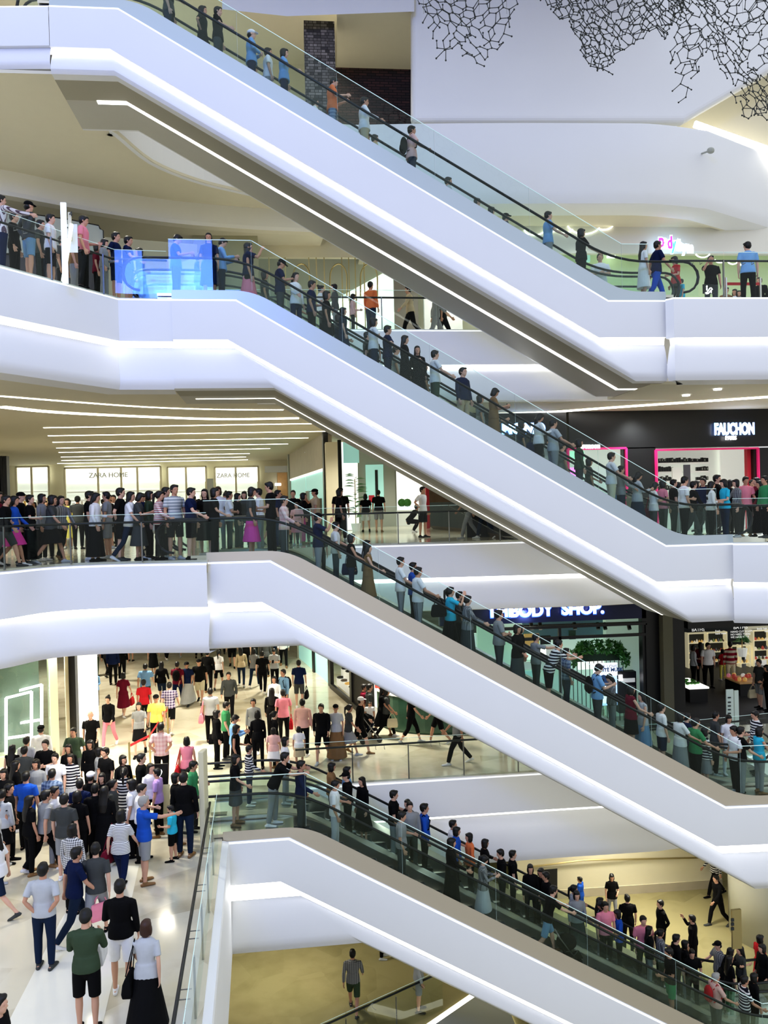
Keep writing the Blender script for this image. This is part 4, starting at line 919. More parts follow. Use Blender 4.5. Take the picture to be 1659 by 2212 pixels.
# ---- hanging molecular sculpture
M_mol = mat('sculpture_metal', (.06, .065, .06), .35, metal=.7)
r = random.Random(12)
def sculpture(u0, u1, outline, y0, seed, label, layers=3, keep=.9):
    r = random.Random(seed); t = empty('hanging_sculpture', ony((u0+u1)/2, -20, y0), label, 'sculpture')
    B = .165; mb = MB(); nb = MB(); joints = set()
    for L in range(layers):
        rot = r.uniform(0, 1.0); yy = y0+L*.35; off = Vector((r.uniform(0, .4), r.uniform(0, .4)))
        c = ony((u0+u1)/2, 60, yy); c2, s2 = math.cos(rot), math.sin(rot)
        nd = {}
        for i in range(-26, 27):
            for j in range(-26, 27):
                for k in (0, 1):
                    x = B*math.sqrt(3)*(i+j/2); z = B*1.5*j+k*B
                    X = (x*c2-z*s2)+off.x; Zz = (x*s2+z*c2)+off.y; p = Vector((c.x+X, yy+.25*math.sin(3*X+2*Zz+L)+r.uniform(-.03, .03), c.z+Zz))
                    u, v = pix(p)
                    if v > outline(u)-(L % 2)*8 or u < u0 or u > u1 or v < -70: continue
                    if r.random() < (1-keep)+.0009*max(0, v): continue
                    nd[(i, j, k)] = p+Vector((r.uniform(-.03, .03), 0, r.uniform(-.03, .03)))
        adj = {n_: [q for q in (((n_[0], n_[1], 1), (n_[0], n_[1]-1, 1), (n_[0]+1, n_[1]-1, 1)) if n_[2] == 0 else ((n_[0], n_[1], 0), (n_[0], n_[1]+1, 0), (n_[0]-1, n_[1]+1, 0))) if q in nd] for n_ in nd}
        seen = set(); keepn = set()
        for n_ in nd:
            if n_ in seen: continue
            st_ = [n_]; comp = {n_}
            while st_:
                for q in adj[st_.pop()]:
                    if q not in comp: comp.add(q); st_.append(q)
            seen |= comp
            if len(comp) > 7: keepn |= comp
        nd = {n_: p for n_, p in nd.items() if n_ in keepn}
        for (i, j, k), p in nd.items():
            if k: continue
            for q in ((i, j, 1), (i, j-1, 1), (i+1, j-1, 1)):
                if q in nd and r.random() < .97:
                    mb.tube([p, nd[q]], .0085, n=5); joints |= {(i, j, k, L), (*q, L)}
                elif r.random() < .25:
                    dd = {0: Vector((0, 0, B)), 1: Vector((-.14, 0, -.08)), 2: Vector((.14, 0, -.08))}[r.randint(0, 2)]; mb.tube([p, p+dd*.6], .0085, n=5); nb.ball(p+dd*.6, .02, None, 6, 4); joints.add((i, j, k, L))
        for (i, j, k), p in nd.items():
            if (i, j, k, L) in joints: nb.ball(p, .021, None, 6, 4)
    mb.add(nb.v, nb.f); mb.build('branch_network', M_mol, parent=t, smooth=True)
    for k in range(4):
        p = ony(u0+(u1-u0)*(k+.5)/4, 30, y0); m3 = MB(); m3.tube([p, (p.x, p.y, 18.5)], .004, M_steeld, n=4); m3.build('wire', parent=t)
def tri(pts):
    def f(u):
        if u <= pts[0][0]: return pts[0][1]
        for a, b in zip(pts, pts[1:]):
            if u <= b[0]: return a[1]+(b[1]-a[1])*(u-a[0])/(b[0]-a[0])
        return pts[-1][1]
    return f
sculpture(885, 1125, tri([(885, 5), (930, 90), (955, 160), (985, 110), (1040, 160), (1075, 110), (1100, 130), (1125, -5)]), 17.5, 3, 'leftmost hanging sculpture of dark branching hexagon rods', 2, .93)
sculpture(1160, 1490, tri([(1160, 5), (1230, 60), (1265, 150), (1310, 165), (1365, 100), (1410, 80), (1440, 95), (1470, 50), (1490, 15)]), 17.0, 5, 'middle hanging sculpture of dark branching hexagon rods', 4, .93)
sculpture(1445, 1700, tri([(1445, 10), (1450, 185), (1470, 255), (1500, 180), (1530, 120), (1570, 190), (1600, 265), (1700, 255)]), 17.6, 9, 'rightmost hanging sculpture of dark hexagon rods, reaching lowest', 3, .93)
# ceiling camera on the right fascia
p = ony(1532, 328, 26.0); t = empty('security_camera', p, 'small grey camera mounted on the upper right fascia', 'camera')
mb = MB(); mb.ball((p.x, p.y-.1, p.z), (.13, .1, .1), M_grey); mb.build('camera_body', parent=t); mb = MB(); mb.tube([(p.x, p.y-.1, p.z), (p.x-.1, p.y+.5, p.z+.12)], .03, M_grey, n=6); mb.build('mount', parent=t)
# ================================================================== people
def V3(*a): return Vector(a)
def ringtube(mb, pts, flatcap=(False, False), n=12, side=None):
    """pts: list of (center, half_width, half_depth); rounded or flat ends; side = width axis"""
    P = [Vector(p[0]) for p in pts]; N = len(P); side = Vector(side) if side is not None else Vector((0, 1, 0))
    rings = []
    def ring(c, d, w, t):
        d = d.normalized(); a = side-d*side.dot(d)
        if a.length < .1: a = Vector((1, 0, 0))-d*d.x
        a.normalize(); b = d.cross(a)
        return [c+a*math.cos(2*PI*k/n)*w+b*math.sin(2*PI*k/n)*t for k in range(n)]
    for i in range(N):
        d = P[min(i+1, N-1)]-P[max(i-1, 0)]
        w, t = pts[i][1], pts[i][2]
        if i == 0 and not flatcap[0]:
            dd = (P[0]-P[1]).normalized(); m = min(w, t)
            for f, o in ((.3, .95), (.72, .7)): rings.append(ring(P[0]+dd*m*o*.9, d, w*f, t*f))
        rings.append(ring(P[i], d, w, t))
        if i == N-1 and not flatcap[1]:
            dd = (P[-1]-P[-2]).normalized(); m = min(w, t)
            for f, o in ((.72, .7), (.3, .95)): rings.append(ring(P[-1]+dd*m*o*.9, d, w*f, t*f))
    vs = [v for r_ in rings for v in r_]; K = len(rings)
    fs = [(i*n+k, i*n+(k+1) % n, (i+1)*n+(k+1) % n, (i+1)*n+k) for i in range(K-1) for k in range(n)]
    fs.append(tuple(range(n))[::-1]); fs.append(tuple((K-1)*n+k for k in range(n)))
    mb.add(vs, fs)
def dirv(fwd, out=0, s=1):       # angle from straight down, forward positive; out = sideways
    f, o = math.radians(fwd), math.radians(out)
    return Vector((math.sin(f)*math.cos(o), s*math.sin(o), -math.cos(f)*math.cos(o)))
# pose: lean, head pitch, head yaw, arms (upper fwd, upper out, fore fwd, fore out) L,R ; legs (thigh, shin) L,R ; twist
POSES = {
 'st': dict(arms=((4, 9, 12, 2), (2, 9, 14, 2)), legs=((2, -1), (-2, -3))),
 's2': dict(arms=((-4, 10, 22, -6), (6, 10, 8, 4)), legs=((5, 0), (-3, -5)), hp=6, hy=18),
 'rl': dict(arms=((5, 9, 14, 0), (27, 14, 62, 6)), legs=((2, -1), (-2, -3)), hp=4),
 'rL': dict(arms=((28, 14, 64, 6), (5, 9, 14, 0)), legs=((2, -1), (-2, -3)), hp=4),
 'ph': dict(arms=((22, 8, 100, -22), (24, 8, 106, -20)), legs=((2, -1), (-2, -3)), hp=30),
 'wa': dict(arms=((-20, 9, -4, 2), (22, 9, 42, 0)), legs=((26, 14), (-16, -38)), lean=4),
 'wb': dict(arms=((24, 9, 46, 0), (-18, 9, -2, 2)), legs=((-14, -40), (24, 12)), lean=4),
 'wp': dict(arms=((14, 8, 95, -18), (20, 8, 102, -20)), legs=((24, 12), (-14, -34)), lean=3, hp=26),
 'bk': dict(arms=((-22, 14, 8, -38), (-22, 14, 8, -38)), legs=((2, -1), (-2, -3))),
 'cr': dict(arms=((14, 10, 84, -52), (16, 10, 88, -54)), legs=((2, -1), (-2, -3))),
 'ln': dict(arms=((58, 10, 92, -6), (60, 10, 94, -6)), legs=((4, -4), (-6, -10)), lean=26, hp=-4),
 'pt': dict(arms=((4, 9, 12, 2), (76, 14, 92, 6)), legs=((2, -1), (-2, -3)), hy=-8),
 'sq': dict(arms=((70, 6, 84, -8), (72, 6, 86, -8)), legs=((88, -32), (80, -36)), lean=38, hp=-20),
 'hd': dict(arms=((4, 9, 12, 2), (62, 18, 158, -22)), legs=((2, -1), (-2, -3))),
 'hh': dict(arms=((-24, 34, 24, -44), (-24, 34, 24, -44)), legs=((3, 0), (-4, -4))),
 'cy': dict(arms=((10, 10, 86, -20), (-2, 9, 20, 2)), legs=((3, 0), (-3, -5)), hp=10),
 'ps': dict(arms=((46, 8, 66, 0), (48, 8, 68, 0)), legs=((22, 8), (-18, -42)), lean=16, hp=8),
}
SK = {'m': dict(sw=.190, hw=.095, ws=1.0, lim=1.0, ch=1.0), 'f': dict(sw=.165, hw=.098, ws=.88, lim=.86, ch=.93)}
def rig(pose, sex):
    p = POSES[pose]; k = SK[sex]; J = {}
    lean = math.radians(p.get('lean', 0)); hipz = .90
    R_ = Matrix.Rotation(lean, 3, 'Y')
    def up(x, y, z): v = Vector((x, y, z-hipz)); v = R_ @ v; return Vector((v.x, v.y, v.z+hipz))
    J['pel'] = Vector((0, 0, hipz)); J['up'] = up
    for i, s in enumerate((1, -1)):
        h = Vector((0, s*k['hw'], hipz)); a, b = p['legs'][i]
        kn = h+dirv(a, 2, s)*.43; an = kn+dirv(b, 0, s)*.41
        J['leg', s] = (h, kn, an)
        sh = up(-.01, s*k['sw'], 1.395); ua, uo, fa, fo = p['arms'][i]
        el = sh+dirv(ua, uo, s)*.285; wr = el+dirv(fa, fo, s)*.25
        J['arm', s] = (sh, el, wr)
    J['hp'] = math.radians(p.get('hp', 0)); J['hy'] = math.radians(p.get('hy', 0))
    nb = up(.0, 0, 1.46); J['neck'] = nb; J['head'] = nb+Vector((math.sin(lean*.5+J['hp']*.5)*.12+.018, 0, .125-.02*abs(J['hp'])))
    lo = min(J['leg', 1][2].z, J['leg', -1][2].z)-.075; J['lo'] = lo
    J['HR'] = Matrix.Rotation(J['hy'], 3, 'Z') @ Matrix.Rotation(J['hp']+lean*.3, 3, 'Y')
    return J
TOR = [(.84, .125, .085, 0), (.90, .160, .108, -.008), (.97, .163, .108, -.006), (1.05, .140, .097, 0), (1.13, .138, .097, 0), (1.22, .155, .108, .002), (1.31, .172, .112, .002), (1.375, .176, .096, -.004), (1.425, .125, .075, -.008), (1.45, .062, .055, -.006)]
def torso(mb, J, sex, z0, z1, inf=0.0, flare=0, flat=(True, False), wmul=1.0):
    k = SK[sex]; pts = []
    zs = [t for t in TOR if z0 <= t[0] <= z1+1e-6]
    for z, w, d, x in zs:
        ww = w*(k['ws'] if z > 1.0 or sex == 'm' else 1.0)
        f = 1+flare*max(0, (1.05-z)/.2)
        pts.append((J['up'](x, 0, z), (ww+inf)*f*wmul, (d*(.95 if sex == 'f' else 1)+inf)*f*wmul))
    ringtube(mb, pts, flat, 16)
def foot_pts(an, shin_fwd, s):
    # flat foot unless heel lifted
    t = min(0, shin_fwd+12); a = math.radians(max(-38, t*.9)); d = Vector((math.cos(a), .12*s, math.sin(a))); d.normalize()
    return d
def body_prims(J, sex, pose):
    mb = MB(); k = SK[sex]; l = k['lim']
    torso(mb, J, sex, .84, 1.46, -.014, flat=(False, False))
    nb, hd = J['neck'], J['head']
    ringtube(mb, [(nb-Vector((0, 0, .05)), .062*l, .062*l), (nb+(hd-nb)*.5, .052*l, .054*l), (hd-Vector((.0, 0, .05)), .05, .055)], (True, True), 12)
    HR = J['HR']
    def H(x, y, z): return hd+HR @ Vector((x, y, z))
    # skull + jaw + nose + ears
    def eb(c, r):
        m2 = MB(); m2.ball((0, 0, 0), r, None, 14, 10); mb.add([H(*c)+HR @ Vector(v) for v in m2.v], m2.f)
    eb((-.005, 0, .03), (.098, .077, .092)); eb((.018, 0, -.03), (.072, .060, .078)); eb((.045, 0, -.075), (.036, .036, .03))
    eb((.092, 0, -.012), (.018, .013, .02)); eb((.084, 0, .008), (.012, .011, .028))
    for s in (1, -1): eb((-.005, s*.078, -.005), (.018, .010, .030))
    for s in (1, -1):
        h, kn, an = J['leg', s]
        ringtube(mb, [(h+Vector((0, 0, .03)), .088*l, .098*l), (h.lerp(kn, .25), .083*l, .088*l), (h.lerp(kn, .7), .062*l, .065*l), (kn, .052*l, .054*l), (kn.lerp(an, .3), .050*l+.002, .056*l+.002), (kn.lerp(an, .75), .036*l, .038*l), (an, .032, .036)], (False, False), 12)
        sf = POSES[pose]['legs'][0 if s == 1 else 1][1]; d = foot_pts(an, sf, s); b = an+Vector((0, 0, -.045))
        ringtube(mb, [(b-d*.05, .030, .032), (b+d*.04+Vector((0, 0, -.0)), .036, .030), (b+d*.12-Vector((0, 0, .012)), .042, .018), (b+d*.17-Vector((0, 0, .014)), .036, .012)], (False, False), 10)
        sh, el, wr = J['arm', s]
        ringtube(mb, [(sh+Vector((0, -s*.03, -.022)), .036*l, .040*l), (sh.lerp(el, .14), .038*l, .041*l), (sh.lerp(el, .4), .043*l, .045*l), (el, .036*l, .037*l), (el.lerp(wr, .3), .038*l, .038*l), (wr, .024*l+.002, .022*l+.002)], (False, False), 12)
        # hand: palm + four fingers + thumb
        d = (wr-el).normalized(); inward = Vector((0, -s, 0)); inward = (inward-d*inward.dot(d)).normalized()
        wid = d.cross(inward).normalized()
        if wid.x < 0 or (abs(wid.x) < .3 and wid.z < 0): wid = -wid     # thumb side
        pc = wr+d*.045
        ringtube(mb, [(wr, .022, .018), (wr+d*.04, .036, .016), (wr+d*.085, .040, .014)], (False, False), 10, side=wid)
        for q, (off, ln) in enumerate(((.031, .070), (.011, .080), (-.010, .074), (-.030, .058))):
            a = wr+d*.08+wid*off; c1 = a+d*ln*.5+inward*.006+wid*off*.12; c2 = c1+d*ln*.42+inward*.022
            ringtube(mb, [(a-d*.02, .0095, .0095), (c1, .0088, .0088), (c2, .0072, .0072)], (False, False), 7, side=wid)
        a = wr+d*.03+wid*.026; ringtube(mb, [(a, .012, .012), (a+d*.028+wid*.026+inward*.008, .0105, .0105), (a+d*.056+wid*.034+inward*.014, .0085, .0085)], (False, False), 7, side=inward)
    return mb
def remesh(mb, name, vox, smooth=3, fac=.5, deci=None):
    me = mb.mesh(name); o = bpy.data.objects.new('tmp', me); LINK(o)
    m1 = o.modifiers.new('r', 'REMESH'); m1.mode = 'VOXEL'; m1.voxel_size = vox; m1.use_smooth_shade = True
    if smooth: m2 = o.modifiers.new('s', 'SMOOTH'); m2.iterations = smooth; m2.factor = fac
    if deci: m3 = o.modifiers.new('d', 'DECIMATE'); m3.ratio = deci
    dg = bpy.context.evaluated_depsgraph_get(); r_ = bpy.data.meshes.new_from_object(o.evaluated_get(dg)); r_.name = name
    bpy.data.objects.remove(o); bpy.data.meshes.remove(me)
    r_.materials.clear(); r_.materials.append(None)
    for p in r_.polygons: p.use_smooth = True
    return r_
CACHE = {}
M_eye = mat('eye_dark', (.015, .01, .01), .3); M_lip = mat('lip', (.45, .16, .13), .6); M_brow = mat('brow', (.03, .02, .015), .8)
def body_mesh(pose, sex):
    key = ('body', pose, sex)
    if key in CACHE: return CACHE[key]
    J = rig(pose, sex); me = remesh(body_prims(J, sex, pose), 'person_body', .0095, 2, .5, .45)
    # facial features appended to the same mesh
    f = MB(); HR = J['HR']; hd = J['head']
    def eb(c, r, k_):
        m2 = MB(); m2.ball((0, 0, 0), r, None, 8, 6); n0 = len(f.v); f.add([hd+HR @ (Vector(c)+Vector(v)) for v in m2.v], m2.f, k_)
    for s in (1, -1): eb((.086, s*.031, .010), (.008, .014, .007), M_eye); eb((.088, s*.031, .028), (.006, .019, .004), M_brow)
    eb((.083, 0, -.050), (.008, .021, .006), M_lip)
    fm = f.mesh('f')
    bm = bmesh.new(); bm.from_mesh(me); n0 = len(bm.faces); bm.from_mesh(fm); bm.faces.ensure_lookup_table()
    for i in range(n0, len(bm.faces)): bm.faces[i].material_index = f.m[i-n0]+1
    bm.to_mesh(me); bm.free(); bpy.data.meshes.remove(fm)
    me.materials.clear(); me.materials.append(None)
    for mm in f.mats: me.materials.append(mm)
    zshift(me, J['lo']); CACHE[key] = me; return me
def zshift(me, z):
    n = len(me.vertices); a = np.empty(n*3); me.vertices.foreach_get('co', a); a[2::3] -= z; me.vertices.foreach_set('co', a); me.update()
def seg(mb, a, b, w0, w1, flat=(False, True), mid=None):
    pts = [(a, w0, w0)]+([(a.lerp(b, .5), mid, mid)] if mid else [])+[(b, w1, w1)]
    ringtube(mb, pts, flat, 12)
def cloth_mesh(kind, pose, sex):
    key = (kind, pose, sex)
    if key in CACHE: return CACHE[key]
    J = rig(pose, sex); mb = MB(); l = SK[sex]['lim']; vox = .013
    up = J['up']
    hips = [J['leg', 1], J['leg', -1]]
    if kind in 'TLVJD':
        z0 = .90 if kind in 'TLVJ' else .90
        torso(mb, J, sex, z0, 1.43, .020 if kind != 'J' else .030, flare=.10, flat=(True, True))
        # hem
        c = up(0, 0, .86)
        if kind in 'TLVJ': ringtube(mb, [(c, .196, .145), (up(0, 0, .95), .190, .140), (up(0, 0, 1.08), .168, .125)], (True, True), 16)
        ringtube(mb, [(up(-.004, 0, 1.36), .16*SK[sex]['ws'], .09), (up(-.004, 0, 1.42), .115, .078), (up(0, 0, 1.455), .075, .066)], (True, True), 14)
        for s in (1, -1):
            sh, el, wr = J['arm', s]
            if kind == 'V': ringtube(mb, [(sh+Vector((0, -s*.05, -.02)), .06, .06), (sh+Vector((0, -s*.01, .01)), .055*l, .055*l)], (False, False), 12)
            elif kind in 'TD': ringtube(mb, [(sh+Vector((0, -s*.045, -.014)), .062*l, .066*l), (sh+Vector((0, -s*.005, -.010)), .061*l, .065*l), (sh.lerp(el, .35), .060*l, .060*l), (sh.lerp(el, .74), .062*l, .064*l)], (False, True), 12)
            else: ringtube(mb, [(sh+Vector((0, -s*.04, -.015)), .058*l, .064*l), (sh.lerp(el, .1), .058*l, .062*l), (sh.lerp(el, .4), .056*l, .056*l), (el, .050*l, .050*l), (el.lerp(wr, .3), .050*l, .050*l), (el.lerp(wr, .93), .036*l+.003, .036*l+.003)], (False, True), 12)
    if kind == 'D' or kind in 'KMFY':
        # skirts: K short, M long, F flared knee, D dress skirt to the knee, Y long dress
        ln = {'D': .50, 'K': .40, 'M': .80, 'F': .55, 'Y': .85}[kind]
        kl = [h.lerp(k_, min(1, ln/.43)) if ln <= .43 else k_.lerp(a, min(1, (ln-.43)/.41)) for h, k_, a in hips]
        mid = (kl[0]+kl[1])/2; sp = (kl[0]-kl[1]); side = abs(sp.y)/2; fwd = abs(sp.x)/2
        top = up(0, 0, 1.0); hp_ = Vector((0, 0, .90))
        zb = min(kl[0].z, kl[1].z); mid.z = zb
        w = .155+.10*ln+side*.35; dpt = .115+.10*ln+fwd*.95
        if kind in 'FY': w += .05; dpt += .05
        ringtube(mb, [(top, .148*SK[sex]['ws']+.01, .108), (hp_, .185, .137), (hp_.lerp(mid, .5), (.185+w)/2, (.137+dpt)/2), (mid, w, dpt)], (True, True), 18)
        if kind == 'Y': 
            torso(mb, J, sex, .97, 1.375, .014, flat=(True, True))
    if kind in 'PSC':      # trousers, shorts, cropped
        ringtube(mb, [(up(0, 0, 1.0), .150*SK[sex]['ws']+.008, .108), (up(0, 0, .95), .168, .120), (Vector((0, 0, .88)), .168, .118), (Vector((0, 0, .82)), .12, .09)], (True, False), 16)
        for s in (1, -1):
            h, kn, an = J['leg', s]
            if kind == 'P': ringtube(mb, [(h, .094*l, .106*l), (h.lerp(kn, .3), .092*l, .098*l), (kn, .064*l+.004, .066*l+.004), (kn.lerp(an, .4), .060*l+.004, .064*l+.004), (kn.lerp(an, .97), .050, .056)], (False, True), 12)
            elif kind == 'S': ringtube(mb, [(h, .096*l, .108*l), (h.lerp(kn, .4), .094*l, .098*l), (h.lerp(kn, .93), .084*l, .086*l)], (False, True), 12)
            else: ringtube(mb, [(h, .094*l, .106*l), (h.lerp(kn, .4), .090*l, .096*l), (kn, .066, .068), (kn.lerp(an, .5), .064, .068)], (False, True), 12)
    me = remesh(mb, {'T': 'tshirt', 'L': 'long_sleeve_top', 'V': 'sleeveless_top', 'J': 'jacket', 'D': 'dress', 'Y': 'long_dress', 'K': 'short_skirt', 'M': 'long_skirt', 'F': 'flared_skirt', 'P': 'trousers', 'S': 'shorts', 'C': 'cropped_trousers'}[kind], vox, 2, .5, .55)
    zshift(me, J['lo']); CACHE[key] = me; return me
def hair_mesh(kind, pose, sex):
    J = rig(pose, sex); key = ('hair', kind, pose, sex)
    if key in CACHE: return CACHE[key]
    mb = MB(); HR = J['HR']; hd = J['head']
    def eb(c, r):
        m2 = MB(); m2.ball((0, 0, 0), r, None, 14, 10); mb.add([hd+HR @ (Vector(c)+Vector(v)) for v in m2.v], m2.f)
    def HP(x, y, z): return hd+HR @ Vector((x, y, z))
    eb((-.018, 0, .048), (.102, .088, .088)); eb((-.040, 0, .01), (.076, .086, .085))
    if kind == 's':
        eb((.045, .01, .092), (.050, .066, .032)); eb((-.05, 0, -.03), (.052, .068, .05))
        for s in (1, -1): eb((.0, s*.072, .02), (.03, .016, .04))
    elif kind == 'b':
        for s in (1, -1): eb((-.012, s*.068, -.035), (.058, .030, .085))
        eb((-.055, 0, -.045), (.050, .078, .085)); eb((.052, 0, .082), (.048, .066, .035))
    elif kind in 'lp':
        eb((.045, 0, .088), (.048, .066, .033))
        for s in (1, -1): eb((-.015, s*.07, -.02 if kind == 'l' else .0), (.045, .022, .08 if kind == 'l' else .05))
        if kind == 'l':
            ringtube(mb, [(HP(-.05, 0, .02), .085, .06), (HP(-.07, 0, -.10), .095, .05), (hd+Vector((-.115, 0, -.25)), .10, .035), (hd+Vector((-.125, 0, -.40)), .07, .025)], (False, False), 12)
        else:
            ringtube(mb, [(HP(-.10, 0, .06), .03, .03), (HP(-.15, 0, .03), .034, .034), (hd+Vector((-.16, 0, -.12)), .032, .03), (hd+Vector((-.15, 0, -.26)), .014, .014)], (False, False), 10)
    elif kind == 'n':
        eb((.045, 0, .088), (.048, .064, .033)); eb((-.10, 0, .11), (.045, .045, .042))
        for s in (1, -1): eb((-.015, s*.068, .0), (.04, .02, .05))
    elif kind == 'h':
        mb = MB()
        def eb2(c, r):
            m2 = MB(); m2.ball((0, 0, 0), r, None, 14, 10); mb.add([hd+HR @ (Vector(c)+Vector(v)) for v in m2.v], m2.f)
        eb2((-.045, 0, -.005), (.070, .086, .06)); eb2((-.05, 0, -.03), (.052, .068, .05))
    elif kind == 'c':   # cap crown + visor
        mb = MB()
        def eb3(c, r):
            m2 = MB(); m2.ball((0, 0, 0), r, None, 16, 12); mb.add([hd+HR @ (Vector(c)+Vector(v)) for v in m2.v], m2.f)
        eb3((-.005, 0, .062), (.108, .092, .072))
        ringtube(mb, [(HP(.05, 0, .055), .075, .012), (HP(.12, 0, .050), .070, .010), (HP(.165, 0, .042), .045, .009)], (False, False), 12)
    me = remesh(mb, 'cap' if kind == 'c' else 'hair', .011, 2, .5, .6); zshift(me, J['lo']); CACHE[key] = me; return me
def shoe_mesh(pose, sex, s):
    key = ('shoe', pose, sex, s)
    if key in CACHE: return CACHE[key]
    J = rig(pose, sex); an = J['leg', s][2]; sf = POSES[pose]['legs'][0 if s == 1 else 1][1]; d = foot_pts(an, sf, s); b = an+Vector((0, 0, -.045)); mb = MB()
    ringtube(mb, [(b-d*.06-Vector((0, 0, .008)), .035, .032), (b+d*.02-Vector((0, 0, .003)), .042, .040), (b+d*.10-Vector((0, 0, .010)), .048, .028), (b+d*.175-Vector((0, 0, .014)), .044, .020)], (False, False), 12)
    ringtube(mb, [(an+Vector((0, 0, .01)), .042, .045), (b, .042, .045)], (True, False), 12)
    me = remesh(mb, 'shoe', .011, 1, .4, .6); zshift(me, J['lo']); CACHE[key] = me; return me

# ---- clothing materials
CLR = {'bk': ((.006, .006, .007), 'black'), 'wh': ((.82, .82, .84), 'white'), 'gy': ((.30, .31, .32), 'grey'), 'lg': ((.50, .52, .55), 'light grey'), 'dg': ((.065, .07, .07), 'dark grey'),
 'nv': ((.008, .016, .06), 'navy'), 'bl': ((.02, .10, .48), 'blue'), 'lb': ((.22, .42, .72), 'light blue'), 'rd': ((.50, .02, .03), 'red'), 'pk': ((.80, .28, .36), 'pink'), 'pp': ((.80, .50, .46), 'pale pink'),
 'yl': ((.85, .75, .18), 'yellow'), 'or': ((.80, .22, .08), 'orange'), 'gn': ((.06, .28, .12), 'green'), 'ol': ((.055, .085, .05), 'dark olive'), 'dn': ((.012, .024, .055), 'denim'), 'tq': ((.04, .48, .68), 'turquoise'),
 'mr': ((.16, .01, .03), 'maroon'), 'cr': ((.72, .66, .48), 'cream'), 'bn': ((.26, .15, .07), 'brown'), 'tn': ((.55, .45, .30), 'tan'), 'mg': ((.75, .08, .40), 'magenta'), 'ld': ((.18, .32, .48), 'light denim'), 'lv': ((.45, .30, .60), 'lilac'),
 's1': (None, 'black-white striped'), 's2': (None, 'red-white striped'), 's3': (None, 'grey-white striped'), 's4': (None, 'finely striped white'), 's5': (None, 'maroon-cream striped'), 'vs': (None, 'vertically striped white'), 'x1': (None, 'black-white checked'), 'x2': (None, 'purple plaid'), 'x3': (None, 'pink checked'), 'x4': (None, 'grey patterned'), 'x5': (None, 'blue plaid')}
def cmat(code):
    k = 'cloth_'+code
    if k in MATS: return MATS[k]
    rgb, nm = CLR[code]
    if rgb: return mat(k, rgb, .85, spec=.15, noise=.12, nscale=6)
    m, nt, bs = nodes(k); bs.inputs['Roughness'].default_value = .85; bs.inputs['Specular IOR Level'].default_value = .15
    tc = nt.nodes.new('ShaderNodeTexCoord'); sx_ = nt.nodes.new('ShaderNodeSeparateXYZ'); nt.links.new(tc.outputs['Object'], sx_.inputs[0])
    def stripes(axis, freq, duty):
        a = nt.nodes.new('ShaderNodeMath'); a.operation = 'MULTIPLY'; a.inputs[1].default_value = freq; nt.links.new(sx_.outputs[axis], a.inputs[0])
        b = nt.nodes.new('ShaderNodeMath'); b.operation = 'FRACT'; nt.links.new(a.outputs[0], b.inputs[0])
        c = nt.nodes.new('ShaderNodeMath'); c.operation = 'LESS_THAN'; c.inputs[1].default_value = duty; nt.links.new(b.outputs[0], c.inputs[0]); return c
    A, B, sp = {'s1': ((.75, .75, .75), (.01, .01, .02), [('Z', 14, .5)]), 's2': ((.8, .78, .76), (.35, .03, .06), [('Z', 22, .4)]), 's3': ((.6, .62, .64), (.28, .32, .36), [('Z', 14, .45)]), 's4': ((.8, .8, .8), (.12, .12, .14), [('Z', 34, .35)]),
      's5': ((.6, .55, .45), (.25, .01, .03), [('Z', 5, .55)]), 'vs': ((.7, .66, .66), (.12, .08, .1), [('Y', 26, .4)]), 'x1': ((.75, .75, .75), (.03, .03, .04), [('Z', 26, .45), ('Y', 26, .45)]), 'x2': ((.55, .5, .6), (.06, .04, .12), [('Z', 12, .5), ('Y', 12, .5)]),
      'x3': ((.82, .66, .64), (.70, .42, .42), [('Z', 9, .45), ('Y', 12, .4)]), 'x4': ((.35, .36, .37), (.09, .09, .1), [('Z', 30, .5), ('Y', 18, .5)]), 'x5': ((.3, .38, .5), (.08, .12, .22), [('Z', 12, .5), ('Y', 12, .5)])}[code]
    ms = [stripes(*s) for s in sp]; f = ms[0]
    if len(ms) > 1:
        a = nt.nodes.new('ShaderNodeMath'); a.operation = 'ADD'; nt.links.new(ms[0].outputs[0], a.inputs[0]); nt.links.new(ms[1].outputs[0], a.inputs[1]); h = nt.nodes.new('ShaderNodeMath'); h.operation = 'MULTIPLY'; h.inputs[1].default_value = .5; nt.links.new(a.outputs[0], h.inputs[0]); f = h
    mx = nt.nodes.new('ShaderNodeMix'); mx.data_type = 'RGBA'; mx.inputs['A'].default_value = (*A, 1); mx.inputs['B'].default_value = (*B, 1)
    nt.links.new(f.outputs[0], mx.inputs['Factor']); nt.links.new(mx.outputs['Result'], bs.inputs['Base Color']); return m
SKIN = [mat('skin_%d' % i, c, .55, spec=.3) for i, c in enumerate([(.62, .36, .25), (.55, .30, .20), (.68, .42, .31), (.48, .26, .17)])]
M_hair = mat('hair_black', (.006, .005, .005), .5); M_hairb = mat('hair_brown', (.05, .018, .010), .5); M_hairg = mat('hair_grey', (.36, .35, .33), .7)
def part(name, me, parent, m, z=0):
    o = bpy.data.objects.new(name, me); LINK(o); o.parent = parent
    if m is not None: o.material_slots[0].link = 'OBJECT'; o.material_slots[0].material = m
    return o
CNAME = {'T': '%s t-shirt', 'L': '%s long-sleeved top', 'V': '%s sleeveless top', 'J': '%s open jacket', 'D': '%s dress', 'Y': '%s long pinafore dress', 'P': '%s trousers', 'S': '%s shorts', 'C': '%s cropped trousers', 'K': '%s short skirt', 'M': '%s long skirt', 'F': '%s flared skirt'}
HNAME = {'s': 'short hair', 'b': 'bobbed hair', 'l': 'long hair', 'p': 'ponytail', 'n': 'hair bun', 'h': 'balding head', 'g': 'grey hair', 'c': 'dark cap', 'w': 'white cap', 'r': 'reddish hair'}
